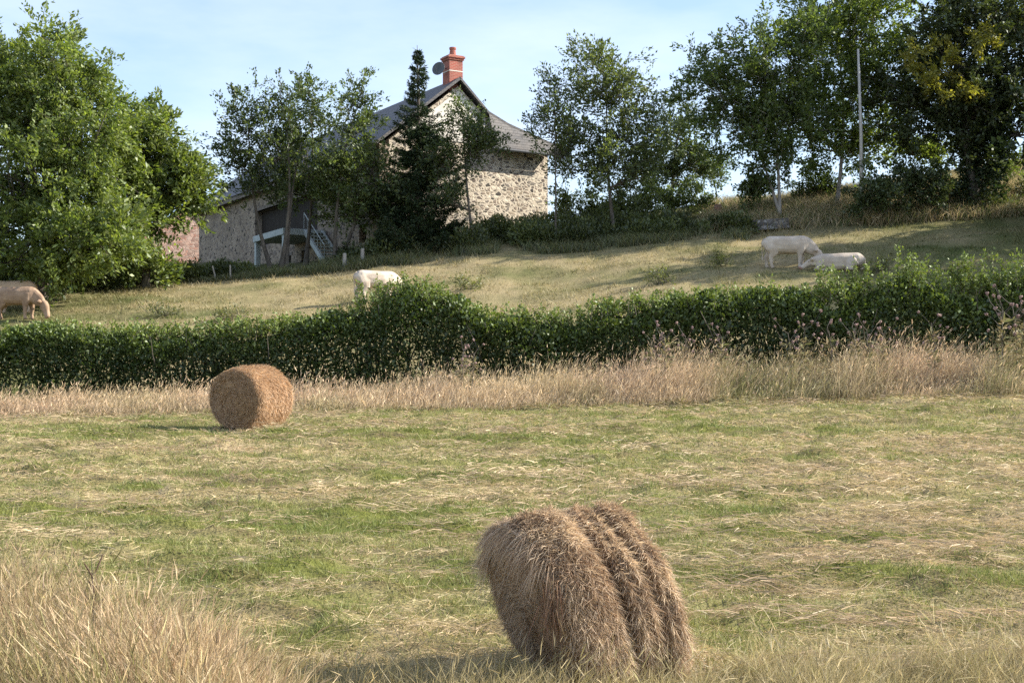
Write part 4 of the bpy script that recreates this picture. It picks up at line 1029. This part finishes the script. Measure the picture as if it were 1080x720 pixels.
# ------------------------------------------------------------------ cows
def chain(bm, pts, sides=14):
    """closed elliptical loft: pts (centre, half-width lateral, half-height) in order"""
    rings = []; n = len(pts)
    for i, (c, rw, rh) in enumerate(pts):
        c = Vector(c); a = Vector(pts[max(i-1, 0)][0]); b_ = Vector(pts[min(i+1, n-1)][0]); t = (b_-a).normalized()
        lat = Vector((0, 1, 0)); lat = (lat-t*lat.dot(t)).normalized(); upv = t.cross(lat)
        sq = lambda v: math.copysign(abs(v)**0.8, v)
        rings.append([bm.verts.new(c+lat*sq(math.cos(2*math.pi*k/sides))*rw+upv*sq(math.sin(2*math.pi*k/sides))*rh) for k in range(sides)])
    for i in range(n-1):
        for k in range(sides): bm.faces.new([rings[i][k], rings[i][(k+1) % sides], rings[i+1][(k+1) % sides], rings[i+1][k]])
    bm.faces.new(rings[0][::-1]); bm.faces.new(rings[-1])
def fused(bm, name, voxel=0.025, smooth=3):
    bmesh.ops.recalc_face_normals(bm, faces=bm.faces)
    me = bpy.data.meshes.new(name); bm.to_mesh(me); bm.free()
    o = bpy.data.objects.new(name, me); COL.objects.link(o)
    r_ = o.modifiers.new('r', 'REMESH'); r_.mode = 'VOXEL'; r_.voxel_size = voxel; r_.use_smooth_shade = True
    s_ = o.modifiers.new('s', 'SMOOTH'); s_.factor = 0.5; s_.iterations = smooth
    dg = bpy.context.evaluated_depsgraph_get(); dg.update()
    m2 = bpy.data.meshes.new_from_object(o.evaluated_get(dg)); m2.name = name
    bpy.data.objects.remove(o); bpy.data.meshes.remove(me)
    m2.polygons.foreach_set('use_smooth', np.ones(len(m2.polygons), dtype=bool))
    return m2
TRUNK = [((-1.00, 0, 1.20), .10, .13), ((-0.95, 0, 1.15), .21, .23), ((-0.80, 0, 1.08), .29, .31), ((-0.5, 0, 1.02), .32, .355), ((-0.15, 0, .985), .37, .385), ((0.25, 0, .975), .37, .385), ((0.55, 0, 1.0), .30, .385), ((0.78, 0, 1.04), .24, .34), ((0.94, 0, 1.07), .15, .24)]
def cow_body(pose):
    bm = bmesh.new()
    if pose == 'graze':
        chain(bm, TRUNK)
        for s in (-1, 1):
            fo = .07 if s > 0 else -.05
            chain(bm, [((.55, .17*s, 1.05), .13, .25), ((.58, .18*s, .80), .12, .19), ((.57+fo, .18*s, .52), .085, .10), ((.58+fo, .18*s, .40), .08, .085), ((.56+fo, .18*s, .18), .06, .062), ((.57+fo, .18*s, .09), .068, .07), ((.60+fo, .18*s, 0.0), .075, .085)], 10)
            o2 = -.07 if s > 0 else .12
            chain(bm, [((-.70, .15*s, 1.12), .15, .30), ((-.66+o2*.3, .20*s, .84), .15, .29), ((-.66+o2*.8, .19*s, .62), .11, .18), ((-.80+o2, .18*s, .45), .07, .105), ((-.78+o2, .18*s, .20), .056, .066), ((-.76+o2, .18*s, .09), .066, .072), ((-.71+o2, .18*s, 0.0), .075, .085)], 10)
        chain(bm, [((.60, 0, 1.08), .20, .32), ((.84, 0, .96), .18, .32), ((1.06, 0, .80), .145, .27), ((1.20, 0, .69), .12, .20)], 12)
        chain(bm, [((1.22, 0, .76), .09, .09), ((1.27, 0, .67), .15, .18), ((1.33, 0, .50), .15, .20), ((1.40, 0, .32), .115, .145), ((1.44, 0, .18), .115, .125), ((1.46, 0, .10), .12, .11), ((1.465, 0, .05), .08, .07)], 12)
        chain(bm, [((-.52, 0, .72), .09, .09), ((-.38, 0, .65), .11, .08), ((-.2, 0, .67), .09, .07)], 10)
    else:   # lying, head stretched forward
        dz = -0.58
        chain(bm, [((c[0], c[1], c[2]+dz-(0.06*max(0, c[0]))), rw*1.12, rh*0.97) for c, rw, rh in TRUNK])
        for s in (-1, 1):
            chain(bm, [((.5, .24*s, .42), .12, .2), ((.80, .27*s, .20), .085, .10), ((1.02, .26*s, .10), .06, .065), ((.78, .28*s, .055), .05, .05), ((.62, .28*s, .05), .05, .05)], 10)
            chain(bm, [((-.62, .26*s, .45), .16, .26), ((-.36, .36*s, .26), .12, .17), ((-.28, .42*s, .12), .08, .10), ((-.62, .44*s, .07), .06, .06), ((-.40, .46*s, .05), .05, .05)], 10)
        chain(bm, [((.62, 0, .50), .17, .28), ((.9, 0, .46), .15, .23), ((1.15, 0, .42), .12, .17)], 12)
        chain(bm, [((1.08, 0, .46), .09, .11), ((1.18, 0, .42), .125, .14), ((1.36, 0, .30), .11, .12), ((1.52, 0, .19), .085, .09), ((1.60, 0, .15), .075, .07)], 12)
    return fused(bm, 'body')
def make_cow(label, loc, rz, pose, mat, pitch=0.0, horns=False, scale=1.0):
    root = empty('cow', loc, rz); root.rotation_euler = (0, pitch, rz); root.scale = (scale,)*3
    tag(root, label, 'cow', 'pale cattle in the pasture')
    body = link('body', cow_body(pose), M[mat], root)
    hx, hz = ((1.22, .72) if pose == 'graze' else (1.14, .50))
    for s in (-1, 1):
        m_ = MB()
        base_ = Vector((hx, .10*s, hz)); tipv = base_+Vector((-.05, .25*s, .0)); w_ = Vector((.05, 0, .05)) if pose == 'graze' else Vector((.02, 0, .06))
        midp = base_.lerp(tipv, .5)
        m_.tube([base_, base_.lerp(tipv, .3), midp+w_*.2, tipv], [.04, .085, .09, .015], 8); m_.build('ear', M[mat], root, smooth=True)
        m_ = MB(); ep = Vector((hx+.08, .118*s, hz-.12)) if pose == 'graze' else Vector((hx+.12, .118*s, hz-.09))
        m_.tube([ep-Vector((0, .012*s, 0)), ep+Vector((0, .008*s, 0))], [.022, .012], 8); m_.build('eye', M['dark'], root, smooth=True)
        if horns:
            m_ = MB(); q = base_+Vector((-.02, -.02*s, .06)); m_.tube([q, q+Vector((.02, .12*s, .06)), q+Vector((.08, .2*s, .15))], [.03, .024, .006], 8); m_.build('horn', M['horn'], root, smooth=True)
    m_ = MB()
    if pose == 'graze': m_.tube([(-.93, 0, 1.27), (-1.03, 0, 1.2), (-1.05, .01, .9), (-1.03, .02, .55), (-1.03, .02, .42), (-1.02, .02, .28)], [.035, .03, .022, .02, .045, .01], 8)
    else: m_.tube([(-.93, 0, .66), (-1.04, .05, .5), (-1.05, .2, .2), (-.9, .4, .06), (-.7, .5, .04)], [.035, .03, .022, .035, .01], 8)
    m_.build('tail', M[mat], root, smooth=True)
    m_ = MB(); mz = Vector((1.465, 0, .075)) if pose == 'graze' else Vector((1.60, 0, .15))
    m_.tube([mz+Vector((-.03, 0, .05)), mz+Vector((0.0, 0, .0)), mz+Vector((.015, 0, -.03))], [.112, .106, .06], 10); m_.build('muzzle', M['hoof'], root, smooth=True)
    return root
Yc = 58.5
make_cow('pale cow with lowered head standing over the lying one', ground_at(830, 59.4), R(-8), 'graze', 'cow', scale=0.98)
make_cow('pale cow lying on the grass with its head at the standing one', ground_at(885, 58.4)+Vector((0, 0, -.05)), R(172), 'rest', 'cow', scale=0.98)
make_cow('lone cream cow grazing behind the middle of the hedge', ground_at(397, 59.6), R(28), 'graze', 'cow', scale=0.95)
make_cow('creamy cow grazing in dappled shade under the big left tree', ground_at(17, 57.2), R(-12), 'graze', 'cow_shaded', scale=0.95)
make_cow('tan cow standing behind the creamy one at the left edge', ground_at(14, 59.6), R(168), 'graze', 'cow_tan', horns=True)

# ------------------------------------------------------------------ thistles
def thistle_mesh():
    w = Wood(); A = Acc(); heads = []; hh = 1.45
    w.add(curve_pts((0, 0, 0), (0.08, 0, hh), 6, 0, .04), [.016, .014, .012, .010, .008, .005], 5)
    for q in range(9):
        z = hh*(0.5+0.48*rng.random()); th = rng.random()*6.28; l = 0.2+0.30*rng.random()
        s0 = np.array([0.08*z/hh, 0, z]); s1 = s0+np.array([math.cos(th)*l*.7, math.sin(th)*l*.7, l*.8])
        w.add(curve_pts(s0, s1, 4, .02, .08), [.008, .006, .005, .003], 4)
        bm = bmesh.new(); bmesh.ops.create_icosphere(bm, subdivisions=2, radius=1.0)
        for v in bm.verts: v.co = Vector(s1)+v.co*float(0.016+0.026*rng.random())*(1.25 if v.co.z > 0 else .8)
        me = bpy.data.meshes.new('flower_head'); bm.to_mesh(me); bm.free(); heads.append(me)
    m = 110; z = rng.random(m)*hh*.85
    col = mix(np.array([0.16, 0.17, 0.07]), np.array([0.36, 0.28, 0.16]), rng.random(m))
    ax = rng.normal(size=(m, 3)); ax[:, 2] = .3
    A.add(*leaf_arrays(np.stack([0.08*z/hh, z*0, z], 1), ax, .10+.16*rng.random(m), .22, col))
    return w.mesh('stem'), A.mesh('leaves'), heads
kinds = [thistle_mesh() for _ in range(4)]
th_spots = [(833, 37.6, 1.0, 'faded thistle below the standing cow, left of the pair close together'), (846, 38.2, 1.1, 'faded thistle below the standing cow, right of the pair close together'), (871, 37.9, 1.05, 'pinkish seeding thistle standing apart below the lying cow'),
            (905, 38.0, 1.0, 'leftmost of three seeding thistles right of the lying cow'), (918, 37.5, 1.05, 'middle of three seeding thistles right of the lying cow'), (930, 38.3, 0.95, 'rightmost of three seeding thistles right of the lying cow'),
            (985, 37.8, 1.05, 'lone seeding thistle between the trio and the tall clump at the right edge'), (1058, 37.6, 1.25, 'left stem of the tall thistle clump at the right edge'), (1070, 38.0, 1.35, 'tallest thistle, in the middle of the clump at the right edge'),
            (1078, 37.4, 1.2, 'outermost thistle of the tall clump, cut by the right edge'), (690, 38.0, 0.9, 'shortest and leftmost of three thistles in the hedge shadow right of centre'), (703, 37.8, 1.0, 'middle of three thistles in the hedge shadow right of centre'), (722, 38.2, 1.0, 'rightmost of three thistles in the hedge shadow right of centre'),
            (488, 38.1, 0.9, 'left of two brownish thistles in front of the hedge near the middle'), (497, 37.9, 0.85, 'right of two brownish thistles in front of the hedge near the middle'), (762, 38.3, .95, 'lone thistle between the central trio and the thistles under the cows')]
for i, (px, Y, sc, lab) in enumerate(th_spots):
    g_ = ground_at(px, Y); root = empty('thistle_plant', g_, rng.random()*6.28); root.scale = (sc*1.17,)*3
    st_, lv_, hd_ = kinds[i % 4]
    link('stem', st_, M['bark'], root); link('leaves', lv_, M['straw'], root)
    for h_ in hd_: link('flower_head', h_, M['thistle'], root)
    tag(root, lab, 'thistle', 'faded thistles along the hedge')
# dark docks in the corner grass
g_ = ground_at(100, 8.7)
w = Wood(); A = []
w.add(curve_pts((0, 0, 0), (-0.02, 0, .98), 6, 0, .02), [.006, .006, .005, .004, .003, .002], 5)
for q in range(8):
    z = .5+.4*rng.random(); th = rng.random()*6.28; s1 = np.array([math.cos(th)*.07, math.sin(th)*.07, z+.12]); w.add([np.array([0, 0, z]), s1], [.003, .0015], 4)
    c0_ = np.array([0, 0, z]); B = Wood(); B.add([c0_, c0_*.6+s1*.4, c0_*.2+s1*.8, s1], [.002, .005, .005, .001], 6); A.append(B)
root = tag(empty('dock_plant', g_), 'thin dark brown seeding weed standing above the near left grass', 'weed')
link('stem', w.mesh('stem'), M['bark'], root); [link('seed_head', B.mesh('seed_head'), M['dock'], root) for B in A]

# ------------------------------------------------------------------ hay bales
def bale(label, centre, axis, rad, length, shear, grooves, nstraw, swid, slen, cols, near):
    ax = Vector(axis).normalized(); up = Vector((0, 0, 1)); side = up.cross(ax).normalized(); up2 = (ax.cross(side)).normalized()
    upS = up2-ax*shear
    root = empty('hay_bale', centre)
    tag(root, label, 'hay bale', 'round hay bales on the mown field')
    NU, NT = (90, 150) if near else (40, 80)
    us = np.linspace(-length/2, length/2, NU); ts = np.linspace(0, 2*math.pi, NT, endpoint=False)
    U, T = np.meshgrid(us, ts, indexing='ij')
    def radius(U, T):
        r_ = np.full(U.shape, rad)
        e = np.minimum(U+length/2, length/2-U)
        r_ *= 1-0.10*np.exp(-e/(0.035 if near else .04))
        for gu, gd, gw in grooves: r_ -= gd*np.exp(-((U-gu-0.07*(fbm(T*1.3, T*0+gu*31, 6, 3)-.5))/gw)**2)*(0.35+1.1*vnoise(T*2.2, U*3+gu*9, 4))
        r_ += (fbm(T*2.5, U*6, 14, 4)-0.5)*(0.09 if near else .05)+(fbm(T*9, U*22, 24, 3)-0.5)*0.03
        if near: r_ += 0.03*np.exp(-((U+.2)/.16)**2)-0.03*sstep(-0.12, -0.45, U)*(0.4+.6*np.clip(np.cos(T), 0, 1))
        return r_
    A_, S_, U2 = np.array(ax), np.array(side), np.array(upS)
    def pos(U, T, extra=0.0):
        r_ = radius(U, T)+extra
        cz = np.cos(T)*r_; cz = np.where(cz < -rad*0.88, -rad*0.88+(cz+rad*0.88)*0.2, cz)
        return U[..., None]*A_+(np.sin(T)*r_)[..., None]*S_+cz[..., None]*U2
    V = pos(U, T).reshape(-1, 3); idx = np.arange(NU*NT).reshape(NU, NT)
    Q = np.stack([idx[:-1].ravel(), np.roll(idx, -1, 1)[:-1].ravel(), np.roll(idx, -1, 1)[1:].ravel(), idx[1:].ravel()], 1)
    # end faces: concentric rings, spiral relief
    T3 = []; n0 = len(V); Vs = [V]; faces = [Q]
    for endi, sgn in ((0, -1), (NU-1, 1)):
        prev = idx[endi]
        for k, f in enumerate([0.93, 0.8, 0.65, 0.5, 0.35, 0.2, 0.08]):
            rr = radius(np.full(NT, us[endi]), ts)*f
            cz = np.cos(ts)*rr; cz = np.where(cz < -rad*.88, -rad*.88, cz)
            ex = sgn*(0.03*(1-f)+0.012*np.sin(ts+f*30)+(vnoise(ts*3, np.full(NT, f*9.), 8)-.5)*.04)
            vv = (us[endi]+ex)[:, None]*A_+(np.sin(ts)*rr)[:, None]*S_+cz[:, None]*U2
            cur = np.arange(NT)+sum(len(v) for v in Vs); Vs.append(vv)
            q = np.stack([prev, np.roll(prev, -1), np.roll(cur, -1), cur], 1); faces.append(q if sgn < 0 else q[:, ::-1]); prev = cur
        T3.append(np.array([[prev[0], prev[i], prev[i+1]] for i in range(1, NT-1)]))
    me = np_mesh('bale_core', np.concatenate(Vs), [np.concatenate(faces), np.concatenate(T3)], None, True)
    bmx = bmesh.new(); bmx.from_mesh(me); bmesh.ops.recalc_face_normals(bmx, faces=bmx.faces); bmx.to_mesh(me); bmx.free()
    link('bale_core', me, M['bale'], root)
    # straw strands lying along the winding direction
    A = Acc(); n = nstraw
    u = (rng.random(n)-.5)*length*1.0; t = rng.random(n)*2*math.pi
    p0 = pos(u, t, rng.random(n)*0.02); p1 = pos(u, t+0.02, 0.0)
    tan = unit(p1-p0); outv = unit((np.sin(t))[:, None]*S_+np.cos(t)[:, None]*np.array(up2))
    flow = np.where(outv @ np.array([0, 0, 1.0]) > 2, 1, np.sign(np.sin(t)+1e-6))    # strands hang downwards either side of the top
    wobble = rng.normal(0, 0.75 if near else .5, n)
    d = unit(tan*flow[:, None]+A_*wobble[:, None]+outv*((0.10 if near else 0.02)+np.abs(rng.normal(0, .22 if near else .12, n)))[:, None])
    bend = -outv*0.18+rng.normal(size=(n, 3))*0.16; bend[:, 2] -= 0.16
    L = slen*(0.5+0.9*rng.random(n)); W_ = swid*(0.7+.6*rng.random(n))
    gmask = np.zeros(n)
    for gu, gd, gw in grooves: gmask = np.maximum(gmask, np.exp(-((u-gu)/(gw*1.2))**2))
    gg = sstep(0.3, 0.7, fbm(u*5, t*3, 33, 3))
    c = mix(np.array(cols[0]), np.array(cols[1]), np.clip(rng.random(n)*0.9+gg*0.4-.1, 0, 1))*rng.normal(1, .28, (n, 1)).clip(.4, 1.6)
    A.add(*blade_arrays(p0, d, bend, L, W_, c, c, 2))
    # end-face strands
    n = int(nstraw*0.30); r_ = rad*np.sqrt(rng.random(n))*0.97; t = rng.random(n)*6.283; sg = np.where(rng.random(n) < (0.85 if near else .8), -1, 1)
    cz = np.cos(t)*r_; cz = np.maximum(cz, -rad*.88)
    p0 = (sg*length/2+sg*(0.01+.03*(1-r_/rad)))[:, None]*A_+(np.sin(t)*r_)[:, None]*S_+cz[:, None]*U2
    tn = np.cos(t)[:, None]*S_-np.sin(t)[:, None]*np.array(up2)
    d = unit(tn+rng.normal(size=(n, 3))*(0.4 if near else .22)+A_*(sg*(0.15 if near else -.1))[:, None])
    bend = rng.normal(size=(n, 3))*.2; bend[:, 2] -= .2
    c = mix(np.array(cols[0]), np.array(cols[1]), rng.random(n))*rng.normal(.9, .2, (n, 1)).clip(.4, 1.5)
    A.add(*blade_arrays(p0, d, bend, slen*(0.4+.7*rng.random(n)), np.full(n, swid), c, c, 2))
    if near:   # loose hay hanging over the left shoulder and trailing on the ground
        n = 3000; t = (rng.random(n)*1.9-0.9); u = -length/2+0.10*rng.random(n)
        p0 = pos(u, t, .015); d = unit(-A_*(0.25+.5*rng.random(n))[:, None]+rng.normal(size=(n, 3))*.35)
        bend = rng.normal(size=(n, 3))*.15; bend[:, 2] -= 0.75+.5*rng.random(n)
        c = mix(np.array(cols[0]), np.array(cols[1]), rng.random(n))*rng.normal(1, .2, (n, 1)).clip(.4, 1.5)
        A.add(*blade_arrays(p0, d, bend, .07+.15*rng.random(n), np.full(n, swid), c, c, 3))
        n = 500; p0 = np.tile(np.array(pos(np.array([-length/2]), np.array([-1.25]), .02))[0], (n, 1))+rng.normal(size=(n, 3))*np.array([.035, .05, .07])
        d = rng.normal(size=(n, 3))*.16; d[:, 2] = -1; d = unit(d); c = jitter(cols[0], n)
        A.add(*blade_arrays(p0, d, rng.normal(size=(n, 3))*.1, .12+.16*rng.random(n), np.full(n, swid), c, c, 2))
    n = int(nstraw*.03); t = rng.random(n)*6.283; q = rng.random(n)   # stalks shed round the foot
    fp = np.stack([np.cos(t)*(rad*.95+.35*q)*1.0, np.sin(t)*(rad*.95+.35*q), q*0], 1)
    gx = fp[:, 0]+centre[0]; gy = fp[:, 1]+centre[1]; fp[:, 2] = H(gx, gy)+.01+.03*rng.random(n)-centre[2]
    d = rng.normal(size=(n, 3)); d[:, 2] = np.abs(d[:, 2])*.3; d = unit(d); c = jitter(cols[1], n)
    A.add(*blade_arrays(fp, d, rng.normal(size=(n, 3))*.15, slen*(.6+.8*rng.random(n)), np.full(n, swid), c, c, 2))
    link('loose_straw', A.mesh('loose_straw'), M['straw'], root)['kind'] = 'stuff'
    return root
cb_ = ground_at(619, 9.8)
bale('nearest hay bale, slumped and shaggy with deep twine grooves', (cb_.x, 9.8, cb_.z+0.53), (0.935, 0.355, 0.10), 0.65, 0.83, 0.22,
     [(0.02, .15, .036), (0.125, .07, .022), (0.235, .14, .034), (0.33, .06, .02)], 70000, 0.0042, 0.085,
     [(0.30, 0.19, 0.12), (0.76, 0.60, 0.42)], True)
cr_ = ground_at(265, 30.6)
bale('farther hay bale, neat round and rolled with its end in shade', (cr_.x, 30.6, cr_.z+0.60), (0.42, 0.907, 0.03), 0.66, 1.22, 0.02,
     [(0.43, .03, .03)], 26000, 0.008, 0.10, [(0.46, 0.295, 0.175), (0.69, 0.49, 0.315)], False)
